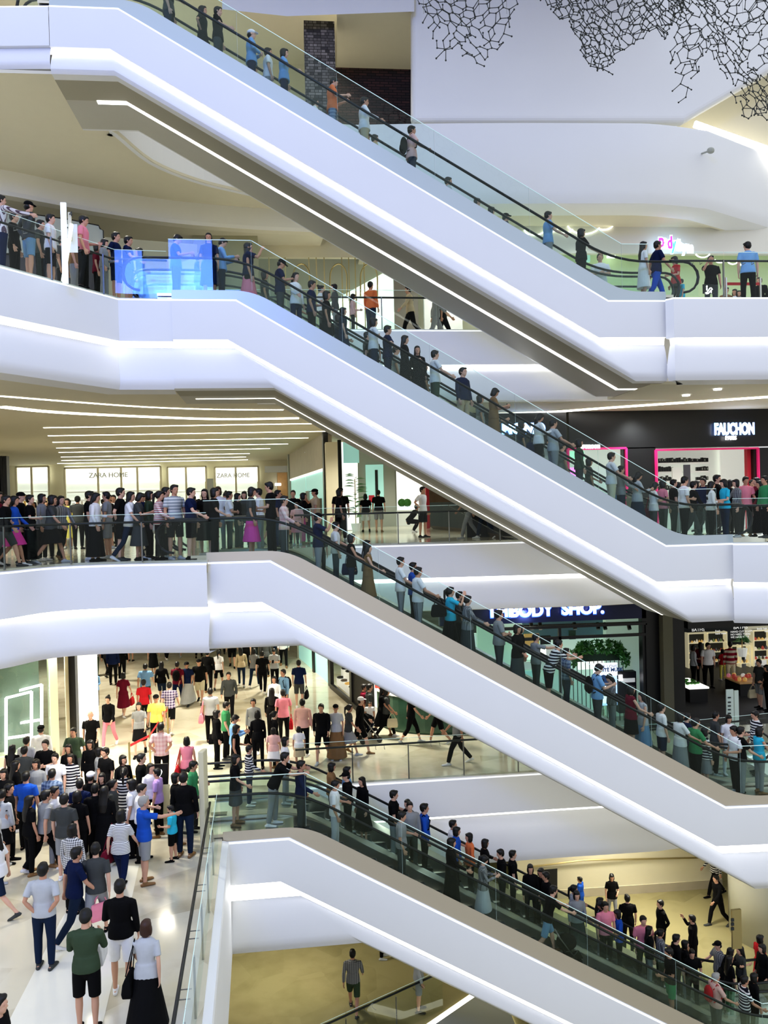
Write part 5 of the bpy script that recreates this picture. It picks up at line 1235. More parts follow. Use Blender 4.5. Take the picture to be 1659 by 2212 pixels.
ANAME = {'st': 'standing', 's2': 'standing', 'rl': 'hand on rail', 'rL': 'hand on rail', 'ph': 'looking at phone', 'wa': 'walking', 'wb': 'walking', 'wp': 'walking with phone', 'bk': 'hands behind back', 'cr': 'arms folded', 'ln': 'leaning forward', 'pt': 'pointing', 'sq': 'crouching', 'hd': 'hand to face', 'hh': 'hands on hips', 'cy': 'arm bent', 'ps': 'pushing forward'}
HEAD = {'R': 0, 'L': 180, 'F': -95, 'B': 85, 'RF': -45, 'RB': 40, 'LF': -135, 'LB': 135}
PEOPLE = []
def person(loc, top, bot, hair, pose, head, h=1.68, where='', extra=''):
    sex = 'f' if (hair in 'blpnr' or bot[:1] in 'KMF' or top[:1] in 'DY') else 'm'
    if hair in 'bs' and bot[:1] == 'S' and top[:1] == 'T': sex = 'm'
    r = random.Random(int(loc[0]*97+loc[1]*31+loc[2]*7))
    ang = HEAD.get(head, None)
    if ang is None: ang = float(head)
    ang += r.uniform(-9, 9)
    b = bpy.data.objects.new('person', body_mesh(pose, sex)); LINK(b)
    s = h/1.70; wd = s*r.uniform(.95, 1.06)*(1.12 if h < 1.35 else 1)
    b.location = loc; b.rotation_euler = (0, 0, math.radians(ang)); b.scale = (wd, wd, s)
    b.material_slots[0].link = 'OBJECT'; b.material_slots[0].material = SKIN[r.randint(0, 2)]
    def nm(me): return me.name.split('.')[0]
    kt, ct = top[0], top[1:]
    parts = []
    if kt == 'Y': parts.append(('T', 'lg')); parts.append(('Y', ct))
    elif kt == 'J': parts.append(('J', ct))
    else: parts.append((kt, ct))
    if bot and kt not in 'DY': parts.append((bot[0], bot[1:]))
    for k_, c in parts:
        me = cloth_mesh(k_, pose, sex); part(nm(me), me, b, cmat(c))
    hk = {'g': 's', 'w': 'c', 'r': 'b'}.get(hair, hair); hm = M_hairg if hair == 'g' else M_hairb if hair == 'r' else M_hair
    if hk == 'c':
        me = hair_mesh('h', pose, sex); part('hair', me, b, M_hair); me = hair_mesh('c', pose, sex); part('cap', me, b, cmat('wh' if hair == 'w' else 'bk'))
    else: part('hair', hair_mesh(hk, pose, sex), b, hm)
    sm = cmat(r.choice(['bk', 'wh', 'bk', 'dg', 'bn', 'lg']))
    for sd in (1, -1): part('shoe', shoe_mesh(pose, sex, sd), b, sm)
    desc = CNAME[kt] % CLR[ct][1]
    if bot and kt not in 'DY': desc2 = CNAME[bot[0]] % CLR[bot[1:]][1]
    else: desc2 = ''
    PEOPLE.append(dict(o=b, d1=desc, d2=desc2, hair=HNAME[hair], act=ANAME[pose], where=where, child=h < 1.35, x=pix(loc)[0], extra=extra))
    b['category'] = 'person'
    b['_pose'] = pose; b['_sex'] = sex
    if pose in ('ph', 'wp'): hold(b, 'P', 'bk')
    return b
def finish_labels():
    from collections import defaultdict
    used = defaultdict(list)
    def build(p, lvl):
        w = ('child' if p['child'] else 'person')+' in '+p['d1']
        if p['d2'] and lvl >= 1: w += ' and '+p['d2']
        if lvl >= 2: w += ', '+p['hair']
        if lvl >= 3: w += ', '+p['act']
        return w+' '+p['where']
    todo = list(PEOPLE)
    for lvl in range(1, 4):
        g = defaultdict(list)
        for p in todo: g[build(p, lvl)].append(p)
        nxt = []
        for k, ps in g.items():
            if len(ps) == 1 and len(k.split()) <= 16: ps[0]['o']['label'] = k
            else: nxt += ps
        todo = nxt
    g = defaultdict(list)
    for p in todo: g[('child' if p['child'] else 'person')+' in '+p['d1']+' '+p['where']].append(p)
    ORD = ['first', 'second', 'third', 'fourth', 'fifth', 'sixth', 'seventh', 'eighth', 'ninth', 'tenth', 'eleventh', 'twelfth', 'thirteenth', 'fourteenth', 'fifteenth', 'sixteenth', 'seventeenth', 'eighteenth', 'nineteenth', 'twentieth']
    for k, ps in g.items():
        allp = sorted([p for p in PEOPLE if ('child' if p['child'] else 'person')+' in '+p['d1']+' '+p['where'] == k], key=lambda p: p['x'])
        for p in ps:
            i = allp.index(p); n = len(allp)
            if n == 1: p['o']['label'] = k; continue
            p['o']['label'] = k+', '+(ORD[i] if i < 20 else 'number %d' % (i+1))+' such from left'
    for p in PEOPLE:
        w = p['where'].replace('by ', '').strip()
        p['o']['group'] = 'people '+p['where']

HELD = []
def hold(b, kind, color, side=None):
    pose, sex = b['_pose'], b['_sex']; J = rig(pose, sex); bpy.context.view_layer.update()
    M_ = b.matrix_world; lo = J['lo']; s = side or (-1 if kind != 'T' else 1)
    wr = J['arm', s][2].copy(); wr.z -= lo; el = J['arm', s][1].copy(); el.z -= lo; sh = J['arm', s][0].copy(); sh.z -= lo
    d = (wr-el).normalized(); hand = wr+d*.09; mb = MB(); c = cmat(color)
    def X(m2, name, parent=None, smooth=False, **kw):
        m2.v = [tuple(M_ @ Vector(v)) for v in m2.v]; return m2.build(name, c, parent=parent, smooth=smooth)
    if kind == 'P':
        q = (J['arm', 1][2]+J['arm', -1][2])/2; q.z -= lo; q = q+Vector((.08, 0, .03))
        m2 = MB(); m2.box((-.006, -.036, -.07), (.006, .036, .07)); R_ = Matrix.Rotation(-.6, 3, 'Y'); m2.v = [tuple(q+R_ @ Vector(v)) for v in m2.v]
        o = X(m2, 'phone'); HELD.append((o, b, 'phone', 'dark phone held by')); return o
    if kind in 'TB':      # tote on shoulder / bag in hand
        w, h_, t = (.20, .30, .07) if kind == 'T' else (.17, .30, .06)
        top = (Vector((sh.x-.02, sh.y+s*.10, sh.z-.46)) if kind == 'T' else hand+Vector((0, 0, -.18)))
        root = bpy.data.objects.new('handbag' if kind == 'T' else 'carrier_bag', None); LINK(root); root.location = M_ @ top; root.matrix_world = Matrix.Translation(M_ @ top)
        m2 = MB(); P = []
        for z, k, kt in ((0, .92, .35), (-h_*.3, 1, .9), (-h_*.75, 1.08, 1.15), (-h_, 1.0, 1.0)): P.append([(top.x+a*w*k, top.y+b_*t*kt, top.z+z) for a, b_ in ((-1, -1), (1, -1), (1, 1), (-1, 1))])
        vs = [v for r_ in P for v in r_]; fs = [(i*4+k, i*4+(k+1) % 4, (i+1)*4+(k+1) % 4, (i+1)*4+k) for i in range(3) for k in range(4)]+[(0, 1, 2, 3), (12, 13, 14, 15)]
        m2.add(vs, fs); o = X(m2, 'bag_body', root); bv = o.modifiers.new('b', 'BEVEL'); bv.width = .02; bv.segments = 2
        e = sh+Vector((0, s*.01, .045)) if kind == 'T' else hand
        for sd in (-1, 1):
            m3 = MB(); a0 = Vector((top.x-.11, top.y+sd*.03, top.z)); a1 = Vector((top.x+.11, top.y+sd*.03, top.z)); m3.tube([a0, a0.lerp(e, .6)+Vector((-.02, 0, 0)), e, a1.lerp(e, .6)+Vector((.02, 0, 0)), a1], .009, n=5); X(m3, 'handle', root)
        HELD.append((root, b, 'bag', '%s bag %s' % (CLR[color][1], 'on the shoulder of' if kind == 'T' else 'hanging from the hand of'))); return root
    if kind == 'K':
        q = J['up'](-.20, 0, 1.2); q.z -= lo; root = bpy.data.objects.new('backpack', None); LINK(root); root.matrix_world = Matrix.Translation(M_ @ q)
        m2 = MB(); m2.ball(q, (.09, .15, .22), None, 12, 8); X(m2, 'pack_body', root, True); m2 = MB(); m2.ball(q+Vector((-.06, 0, -.06)), (.05, .11, .11), None, 10, 6); X(m2, 'front_pocket', root, True)
        for sd in (-1, 1):
            m3 = MB(); P = [J['up'](-.12, sd*.09, 1.33), J['up'](-.02, sd*.10, 1.47), J['up'](.13, sd*.11, 1.33), J['up'](.10, sd*.14, 1.12), J['up'](-.14, sd*.12, 1.02)]
            for v in P: v.z -= lo
            m3.tube(P, .014, n=5); X(m3, 'strap', root)
        HELD.append((root, b, 'backpack', '%s backpack worn by' % CLR[color][1])); return root
def finish_held():
    for o, b, cat, pre in HELD:
        w = b['label'].split(' in ', 1); t = pre+' '+w[0]+' in '+w[1]; ws = t.split()
        o['label'] = ' '.join(ws[:16]); o['category'] = cat
    seen = {}
    for o, b, cat, pre in HELD:
        l = o['label']
        if l in seen: o['group'] = 'carried things alike'; seen[l]['group'] = 'carried things alike'
        seen[l] = o
def stroller(loc, ang, label, base, z0=0):
    t = empty('stroller', loc, label, 'stroller'); R_ = Matrix.Translation(loc) @ Matrix.Rotation(math.radians(ang), 4, 'Z')
    def B(m2, name, m, par=t, smooth=False): m2.v = [tuple(R_ @ Vector(v)) for v in m2.v]; return m2.build(name, m, parent=par, smooth=smooth)
    m2 = MB(); m2.bar((-.35, -.2, .95), (.25, -.2, .1), .025, .025); m2.bar((-.35, .2, .95), (.25, .2, .1), .025, .025); m2.bar((.1, -.2, .6), (-.3, -.2, .1), .025, .025); m2.bar((.1, .2, .6), (-.3, .2, .1), .025, .025); m2.bar((-.35, -.2, .95), (-.35, .2, .95), .03, .03); B(m2, 'frame', M_steeld)
    m2 = MB(); m2.add([(-.15, -.19, .35), (.25, -.19, .38), (.25, .19, .38), (-.15, .19, .35), (-.3, -.19, .8), (-.3, .19, .8)], [(0, 1, 2, 3), (0, 3, 5, 4)]); B(m2, 'seat', cmat(base))
    m2 = MB(); m2.ball((-.12, 0, .72), (.26, .22, .2), None, 12, 8); B(m2, 'hood', cmat(base), smooth=True)
    for x, y in ((.25, -.2), (.25, .2), (-.3, -.2), (-.3, .2)):
        m2 = MB(); m2.tube([(x, y-.02, .09), (x, y+.02, .09)], .09, n=14); B(m2, 'wheel', M_black)
    return t
# ------------------------------------------------------------------ who stands where
def finish_person(p, a, i):
    for tok in a[i:]:
        if ':' in tok: k, c = tok.split(':'); hold(p, k, c)
def esc_row(e, lane, rows, where):
    for ln in rows.strip().split('\n'):
        a = ln.split()
        u, h, top, bot, hair, pose, hd = float(a[0]), float(a[1]), a[2], a[3], a[4], a[5], a[6]
        q = float(a[7]) if len(a) > 7 and ':' not in a[7] else 0
        y = (NEAR_Y if lane == 0 else FAR_Y)+q; s = 0
        for it in range(6):
            p = EW(e, s, y, tread(e, s)+h*.6); p2 = EW(e, s+.1, y, tread(e, s)+h*.6)
            s += .1*(u-pix(p)[0])/(pix(p2)[0]-pix(p)[0])
        n, r_, t = steps_of(e)
        if s > .1 and s < erun(e)-.2: s = .1+(math.floor((s-.1)/t)+.5)*t
        p = person(EW(e, s, y, tread(e, s)+.012), top, '' if bot == '-' else bot, hair, pose, hd, h, where); finish_person(p, a, 7)
def edge_y(path, x):
    for a, b in zip(path, path[1:]):
        if a[0] <= x <= b[0]: return a[1]+(b[1]-a[1])*(x-a[0])/(b[0]-a[0])
    return path[0][1] if x < path[0][0] else path[-1][1]
def floor_rows(z, rows, where, mode='head'):
    for ln in rows.strip().split('\n'):
        a = ln.split()
        u, v, h, top, bot, hair, pose, hd = float(a[0]), float(a[1]), float(a[2]), a[3], a[4], a[5], a[6], a[7]
        if mode == 'head': p = onz(u, v, z+h*(.975 if pose != 'ln' else .93)); loc = Vector((p.x, p.y, z+.004))
        elif mode == 'foot': p = onz(u, v, z); loc = Vector((p.x, p.y, z+.004))
        else:
            p = ony(u, 1100, v); loc = Vector((p.x, v, z+.004))
            if 'left glass railing' in where:
                off = v-(18.0+u*.0041 if z == Z3 else 17.9+u*.009); E_ = e3 if z == Z3 else e4; yy = edge_y(E_, p.x)+max(.55, off); p = ony(u, 1100, yy); loc = Vector((p.x, yy, z+.004))
        q = person(loc, top, '' if bot == '-' else bot, hair, pose, hd, h, where); finish_person(q, a, 8)

W = 'on the top escalator'
esc_row(0, 0, '''
352 1.74 Tdg Pdn s st R
382 1.70 Tbk Pbk s rl R
452 1.66 Dbk - l hh R .15 T:bk
470 1.68 Tbk Pdg s rl R -.2
552 1.72 Llb Pnv w cr R
588 1.62 Twh Pgy s st R .2
613 1.66 Tlb Pnv b rl R -.15
714 1.76 Tor Sx5 s ph R
775 1.74 Lwh Stn s rl R
872 1.74 Tpp Pdn s rl R 0 K:bk
1198 1.74 Tlb Pgy s rl R .15
1240 1.68 Tbk Pbk b rl R -.1
1390 1.62 Dwh - l st R
1417 1.76 Tnv Pbl s wa R .2
''', W)
esc_row(0, 1, '''
545 1.60 Tbk Pgy b rL R
690 1.66 Twh Pgy s rL R
800 1.66 Ltn Pdg s rL R
978 1.70 Tlg Pgy s rL R
1045 1.60 Tdg Pbk s rL R
1068 1.60 Tpp Pbk b st R
1100 1.66 Tdn Pnv c st R
1172 1.55 Tbk Pbk s st R
1297 1.72 Twh Pgy s cr F
''', 'on top escalator far lane')
floor_rows(Z4, '''
1470 22.6 1.60 Trd Pbk b cy L
1482 22.9 1.05 Ttq Ptq s st L
1546 22.9 1.70 Tbk Pdg s hd F
1626 21.7 1.74 Tlb Pbk s s2 B
1578 25.4 1.45 Tbn Pbk s cy F
1597 25.8 1.50 Lwh Pbk b st LF
1650 24.6 1.55 Lbk Pbk s st LF
1605 25.2 1.30 Tdg Pdg b st F
1657 27.0 1.6 Twh Pgy b st F
''', 'on upper right gallery', 'y')
floor_rows(Z4, '''
20 18.85 1.74 Lvs Pnv s pt RB
48 19.7 1.66 Lbk Pbk s st R
80 19.2 1.74 Ldg Sld c bk RB
104 20.2 1.66 Tdg Pbk s st R
126 19.8 1.66 Twh Sbk s st R
176 21.0 1.64 Tbn Pgy s st R
196 20.0 1.70 Tpk Pbk s cy R
225 21.4 1.50 Tmr Pbk b st R
240 20.9 1.45 Lgy Pgy b cy R
266 21.3 1.74 Tnv Snv s bk R
292 21.6 1.74 Tnv Sbk s rl R
318 22.3 1.66 Lnv Fbk b rl L
8 20.4 1.68 Lbk Pbk b st R
150 21.5 1.7 Tdg Pbk s st R
''', 'queuing on upper left gallery', 'y')
W = 'on the second escalator'
esc_row(1, 0, '''
380 1.74 Tbl Pbk s ph R .2
452 1.68 Dnv - l st F -.1
478 1.70 Llb Pdn s ph R .3
520 1.62 Vpp Fpk l st R
552 1.72 Tnv Sbk s hd R
600 1.78 Tnv Pdg c ph R
627 1.64 Lwh Pnv p rl -40 -.1
658 1.70 Tnv Pbk s cy R
716 1.70 Dbk - b st R .15 T:bk
746 1.45 Tdn Fdn b st R -.1
794 1.25 Tbk Pbk b st F .15
822 1.66 Twh Sdn b rl R
848 1.74 Tnv Pdn s rl R .2
880 1.64 Lbk Mbk l rl R -.15
902 1.66 Lbk Mbk l st F .2
952 1.72 Twh Sol s rl R -.1
1000 1.76 Lnv Ptn s st RF .1
1056 1.66 Tbn Kbn b ph R
1148 1.66 Lwh Pbk l ph R -.1 T:nv
1204 1.72 Tlg Pgy s rl R -.1
1264 1.66 Lol Pdg b st R .1
1310 1.72 Twh Pcr s rl R -.15
1345 1.60 Lgy Pdn s rl R .15
1386 1.66 Llg Fdn l ph R
1412 1.60 Twh Pdg b ph R .25 T:mr
1478 1.72 Twh Pbk s cy R -.2
''', W)
esc_row(1, 1, '''
430 1.66 Tdn Pbk b ph R
575 1.64 Tbk Kdg b st R
638 1.62 Twh Pgy s rL R
735 1.62 Lnv Pbk b rL R
785 1.60 Tdg Pdn s st R
860 1.66 Tlg Pbk s rL R
926 1.64 Tbk Pbk l rL R
1032 1.66 Tgy Pdg b st R
1080 1.68 Twh Pbk s ph R
1130 1.6 Tnv Pdn b st R
1178 1.64 Twh Pbk s ph R
1222 1.66 Tgy Pbk s st R
1284 1.66 Tdg Pbk b rL R
1336 1.68 Tlb Pgy s rL R
1362 1.45 Ltn Pbk s pt R
1432 1.66 Tpk Pbk b st R
1455 1.68 Tbk Pbk s st R
''', 'on second escalator far lane')
floor_rows(Z4, '''
705 26.0 1.66 Twh Pbk n st R
735 25.6 1.60 Ldg Pgy b st L
773 25.8 1.35 Lpp Pbk l cy R
812 25.7 1.70 Lor Pdn s st RB K:mr
897 26.0 1.68 Ltn Pbk s wb L
951 26.6 1.68 Lgy Pgy s wa R
966 26.9 1.70 Tbk Pbk s wb R
''', 'on gallery behind second escalator', 'y')
floor_rows(Z3, '''
1520 24.0 1.72 Tnv Pbk s st LF
1549 23.6 1.80 Tbk Pbk s st RF
1566 21.9 1.64 Ttq Pdn b cy L
1536 21.5 1.58 Lwh Pbk l cy R
1592 22.6 1.64 Lx4 Pbk b rl L
1611 23.0 1.72 Tpk Pbk s cy F
1636 24.0 1.70 Tmr Pbk s st L
1654 21.9 1.70 Lgn Pbk s st L
1505 24.6 1.66 Tdg Pbk b st R
1578 24.4 1.66 Lbk Pbk l st R
1466 25.2 1.64 Lwh Pgy b st R
1495 22.3 1.66 Lbk Pdg s wa R
1645 22.8 1.64 Lbk Mbk l wa L
1625 25.2 1.66 Tbk Pgy s st F
''', 'on right gallery before black shopfront', 'y')

W = 'behind the left glass railing'
floor_rows(Z3, '''
-6 19.3 1.70 Tmr Pbk s rl R
8 18.6 1.66 Lbk Sdg s wa R
26 18.9 1.64 Lbl Kmg l wb R
44 20.4 1.70 Tbk Pbk c st R
64 19.0 1.62 Tbk Mbk s cr R
90 20.5 1.66 Lgy Pbk b st R
108 18.9 1.66 Tdg Kbk b wa R
130 19.8 1.64 Lx4 Pbk l wb RF
118 20.6 1.62 Tbk Pbk s st F
205 19.1 1.64 Jwh Mbk l cy R
193 20.1 1.70 Tbk Pbk s st R
231 20.6 1.68 Tgy Sgy s st L
260 19.6 1.74 Tbk Sbk s bk R
278 19.3 1.70 Twh Pdn l wa R T:bk
299 19.6 1.62 Tdg Fdg b ph R
322 20.3 1.66 Lol Pbk b st R
344 19.4 1.64 Ls2 Pbk p rl R 0 T:cr
358 20.5 1.74 Tbk Pbk s st R
377 20.0 1.78 Ts3 Sbk s st RF
412 20.1 1.70 Tnv Sbk s rl R
443 21.3 1.68 Dbk - l st F
''', W, 'y')
W = 'at the head of the third escalator'
esc_row(2, 0, '''
463 1.68 Tbk Pbk b rl R
543 1.68 Tdg Fmg b cy R
585 1.80 Tbk Pbk s cy L .2
''', W)
floor_rows(Z3, '''
472 23.2 1.78 Twh Pgy r st F
495 22.9 1.64 Twh Pbk s cr R
513 24.0 1.60 Lbk Pbk l st R
560 23.0 1.70 Lwh Pgy s st L
528 24.8 1.66 Tdg Pbk b st F
600 24.0 1.66 Tnv Pnv s st R
641 25.6 1.30 Tpp Kpk l st F
655 26.4 1.60 Lbk Pmg b st R
682 26.8 1.72 Ttn Pgy c hd L
634 27.2 1.70 Lbk Pbk s st F
658 28.2 1.6 Tbk Pbk s hd F
733 26.0 1.68 Dbk - b st R
736 27.8 1.76 Tbk Pbk c st F
790 36.0 1.68 Tbk Swh b wa B
818 35.2 1.76 Tbk Sgy s st B
882 33.5 1.66 Lbk Pbk s sq R
913 28.6 1.74 Twh Sbk s hh RF
1012 26.9 1.72 Tgy Pgy s wa L
1048 26.6 1.70 Tbk Pdn s wb L
''', 'on floor behind third escalator', 'y')
r = random.Random(21); rows = []
tops = ['Tbk', 'Lbk', 'Tdg', 'Tnv', 'Tbk', 'Twh', 'Lgy', 'Lwh', 'Tgy', 'Lyl', 'Tbk', 'Lnv', 'Tpp', 'Lx4']
for k in range(46):
    u = r.uniform(-5, 620); y = r.uniform(24.5, 46)
    rows.append('%.0f %.1f %.2f %s %s %s %s %s' % (u, y, r.uniform(1.56, 1.76), r.choice(tops), r.choice(['Pbk', 'Pbk', 'Sgy', 'Pdn', 'Kbk', 'Pdg']), r.choice('sssblpn'), r.choice(['st', 'st', 'wa', 's2', 'ph']), r.choice(['R', 'F', 'B', 'L', 'RF'])))
rows += ['146 28 1.62 Lyl Fyl b st F', '168 27.5 1.68 Tdg Pbk s st B']
floor_rows(Z3, '\n'.join(rows), 'far back in the upper hall', 'y')

W = 'on the third escalator'
esc_row(2, 0, '''
622 1.68 Lx3 Pdg s rl R -.1
672 1.70 Tnv Pgy c hd R .1
748 1.64 Vbk Pdn b rl R 0 T:nv
806 1.62 Vbn Fbn l rl R -.1
858 1.72 Twh Px4 s rl R .2
888 1.72 Twh Px4 s rl R -.15 B:bk
957 1.66 Ttq Pbk p hd R
986 1.58 Lbk Fbk s rl R .2
1020 1.68 Lx4 Mdg p rl R -.1
1082 1.74 Tgy Pdg s cr R .1
1110 1.64 Lbk Mdg b rl RF -.15
1200 1.72 Ts1 Sbk s ln R
1278 1.74 Tlb Pdg s ph R 0 K:bk
1351 1.66 Vmr Kbk b rl R -.1
1378 1.64 Vlg Fld l st L .2
1420 1.62 Twh Sdn s st R
1462 1.66 Twh Mgy b rl R -.15
1516 1.72 Tgn Pbk s rl R -.1
1510 1.60 Ls1 Kgy b st R .3
1588 1.70 Twh Pbk s cy L
1600 1.70 Tbk Pgy s rl R -.1
1640 1.64 Vtq Pgy b rl R
''', W)
esc_row(2, 1, '''
697 1.15 Tbk Pbk s st F
735 1.68 Twh Pdn s rL R
795 1.64 Lgy Pbk l st R
893 1.72 Lbl Pbk s st R
1000 1.62 Tdg Pbk s st R
1122 1.62 Lbk Pdg b st R
1158 1.60 Tgy Pdg s pt R
1225 1.66 Tx5 Pdn s st R
1322 1.64 Lx4 Pgy l ph L
1400 1.5 Tdg Pbk b st R
1470 1.68 Lnv Pbk s rL R
1545 1.7 Tdg Pbk s rL R
1574 1.60 Twh Pwh b cy F
1634 1.68 Ls1 Pgy s cy L
''', 'on third escalator far lane')
floor_rows(Z2, '''
1529 1392 1.74 Twh Pbk s s2 F
1577 1390 1.74 Ls5 Pcr s st B
1561 1405 1.25 Trd Pyl b st B
1640 1428 1.72 Tdg Sgy s s2 L B:cr
1497 1397 1.62 Llg Pbk b cy R
1513 1391 1.64 Lmr Pbk l st B
1657 1440 1.60 Lbk Pbk b cy L
''', 'in the bath product shop')

W = 'in the lower hall'
floor_rows(Z2, '''
176 1469 1.72 Jpp Pcr s wa F
202 1448 1.64 Llb Cbk n cy F
234 1504 1.66 Lbk Ppk n wb F
265 1454 1.64 Dmr - b wa B B:rd
310 1472 1.70 Trd Pbk s st B
300 1518 1.66 Tgy Kbk l wb F
337 1505 1.72 Tyl Sbk c st F
365 1475 1.74 Tx2 Sbk s wa B
382 1431 1.70 Tmr Pnv s wb B K:bk
313 1435 1.70 Tlb Pdg s wa B
348 1430 1.66 Lbk Sdn l wa B
404 1430 1.68 Tnv Mlg c wa F
430 1424 1.74 Tbk Scr c wa F
448 1408 1.72 Lbk Pbk s st B
471 1405 1.66 Twh Sbk p wb B
520 1399 1.68 Ltn Pdn l wa B
548 1402 1.64 Tx4 Pdn b wb B
494 1452 1.72 Jdg Pbk s wa F
454 1491 1.72 Tlg Pbk s st B T:pk
592 1465 1.64 Lwh Pgy l st F
612 1450 1.74 Lld Pdn s st LF K:bk
645 1430 1.76 Tnv Sdg s st B B:bk
587 1491 1.66 Lbk Pbk l st B
611 1491 1.74 Tpk Pbk s wa B B:rd
653 1515 1.70 Lpp Pbk s st B
694 1521 1.74 Jbk Sbk s wb F
725 1526 1.62 Ybn - c st F
751 1523 1.60 Tdg Kgy p wa R
775 1507 1.74 Lbk Sbk w wb R
797 1482 1.74 Tdg Pgy s st R
823 1484 1.66 Dbk - l wa R B:cr
785 1482 1.64 Tmr Pbk s st R
487 1521 1.70 Tgn Pbk s cy R
467 1539 1.66 Lbk Pbk b st R T:bk
504 1549 1.66 Llb Plb s ph R
547 1514 1.66 Lgy Pbk p st F B:bk
556 1540 1.66 Lbk Pbk b st B
592 1541 1.60 Lbk Pbk p st R
590 1576 1.30 Tpp Kwh b st B
645 1573 1.20 Twh Ktn b st B
508 1571 1.66 Vbk Kdg b cy R
347 1567 1.74 Tx3 Pbk s bk B
403 1597 1.62 Vpk Pdg b st B T:rd
566 1408 1.72 Tbk Pbk s wa B
592 1404 1.66 Tlg Pbk s ph F
''', W)
floor_rows(Z2, '''
205 1462 1.72 Ts1 Pol s st B
232 1461 1.66 Lbk Pbk l wa B
245 1479 1.72 Lnv Pbk s st B
264 1470 1.70 Lbk Pbk s st B
283 1428 1.66 Tlg Sgy b st B
332 1458 1.64 Dbk - b wa B
360 1425 1.68 Lwh Pbk s wa B
502 1441 1.66 Tbk Sbk b wa F
532 1446 1.68 Tbk Pbk s wb B
575 1462 1.72 Ldg Pbk s st B
613 1440 1.72 Lwh Pbk s wa F
600 1425 1.70 Lgy Pdn s wb F
550 1420 1.7 Lbk Pdg b st B
430 1420 1.66 Lgn Pbk s wb B
390 1418 1.66 Lwh Sgy l wa F
480 1412 1.6 Tbk Pbk b st F
889 1605 1.70 Tbk Cbk s wa R
948 1606 1.68 Tbk Sbk b wb L
990 1650 1.70 Tgy Pbk s wa L
1100 1622 1.66 Lbk Pdg b st B
835 1593 1.62 Tdg Pbk l wa R
''', 'farther along in the lower hall', 'foot')
W = 'in lower left crowd'
floor_rows(Z2, '''
196 1537 1.70 Tbk Pbk h wb F
160 1572 1.72 Tol Pdg s wa F
148 1613 1.62 Lbk Pbk l st F
152 1634 1.64 Ls1 Flg l st F
195 1604 1.62 Lbk Pbk b st F
213 1620 1.58 Tgy Pbk b st R
228 1621 1.70 Tbk Pbk s st LF
98 1604 1.72 Tbk Pbk s cr F
88 1572 1.70 Lwh Pbk c st B
57 1597 1.66 Llg Pgy s st B
52 1618 1.68 Tdg Pbk s st B
26 1615 1.62 Vbk Mbk l st B
119 1633 1.70 Twh Pbk s st F
55 1674 1.72 Tbl Pbk s st B
112 1668 1.66 Lx5 Pbk s st B
265 1637 1.62 Lbk Pbk b st RF
304 1634 1.72 Lbk Pbk s st R
268 1664 1.62 Ts1 Fs1 p st B
325 1655 1.60 Twh Pbk l st RF
340 1666 1.55 Tlv Pbk s st L
378 1676 1.64 Lbk Pbk b st R
415 1650 1.62 Tgn Pbk s cy R
195 1674 1.66 Lbk Mbk w st B
220 1676 1.60 Lbk Pbk b st F
172 1690 1.66 Tnv Pbk s st B
8 1667 1.66 Lbk Pbk b st F
32 1650 1.64 Lbk Pbk l st RB
78 1646 1.66 Lgy Pbk b st F
18 1700 1.68 Tbk Pbk s st R
4 1712 1.62 Llg Kbk p st B
93 1711 1.72 Tgy Pbk s wb RB
116 1706 1.66 Twh Pgy s st R
138 1723 1.74 Tdg Sgy s st B
166 1716 1.66 Tbk Pbk b st B
225 1706 1.66 Lbk Mbk l st B
205 1700 1.70 Lbk Pbk s st B
243 1690 1.62 Tdg Pbk p st R
155 1788 1.64 Lx1 Pbk b st B
158 1834 1.68 Tnv Pdn s wa RB B:pk
205 1826 1.70 Tdg Sgy s wb B
258 1753 1.66 Ts4 Pnv b wa B T:mr
309 1728 1.74 Tbl Sgy g pt 35
371 1744 1.18 Ttq Sbk s cy L
-4 1800 1.62 Twh Sdn l wb L
92 1874 1.72 Tlg Pdn s bk B
183 1977 1.74 Lol Sbk s ph B B:wh
258 1911 1.76 Lbk Swh s cy B
313 1994 1.62 Ybk - r wb B T:bk
-6 2162 1.70 Tbk Pbk s st R
396 1676 1.80 Lbk Pdn s st B
303 1700 1.64 Twh Pbk s cy R
-12 1745 1.66 Llg Pbk b st R
62 1726 1.62 Tbk Pbk l st RB
285 1690 1.66 Twh Pbk b st L
''', W)
W = 'on the lowest escalator'
esc_row(3, 0, '''
508 1.66 Tbk Kdg b rl R .2
590 1.76 Tbk Pgy s ln R
664 1.70 Lnv Pdg s rl R
718 1.64 Twh Plg s cy R
852 1.70 Tgy Pdg s cy R
972 1.70 Lbk Mbk b rl R -.1
1060 1.64 Lx4 Flg p ph R
1186 1.72 Tbk Sld s ps R
1462 1.70 Tbk Sgn s cy L
1534 1.64 Tpp Pdg g rl R 0 K:rd
1608 1.72 Ts1 Pbk s rl R
''', W)
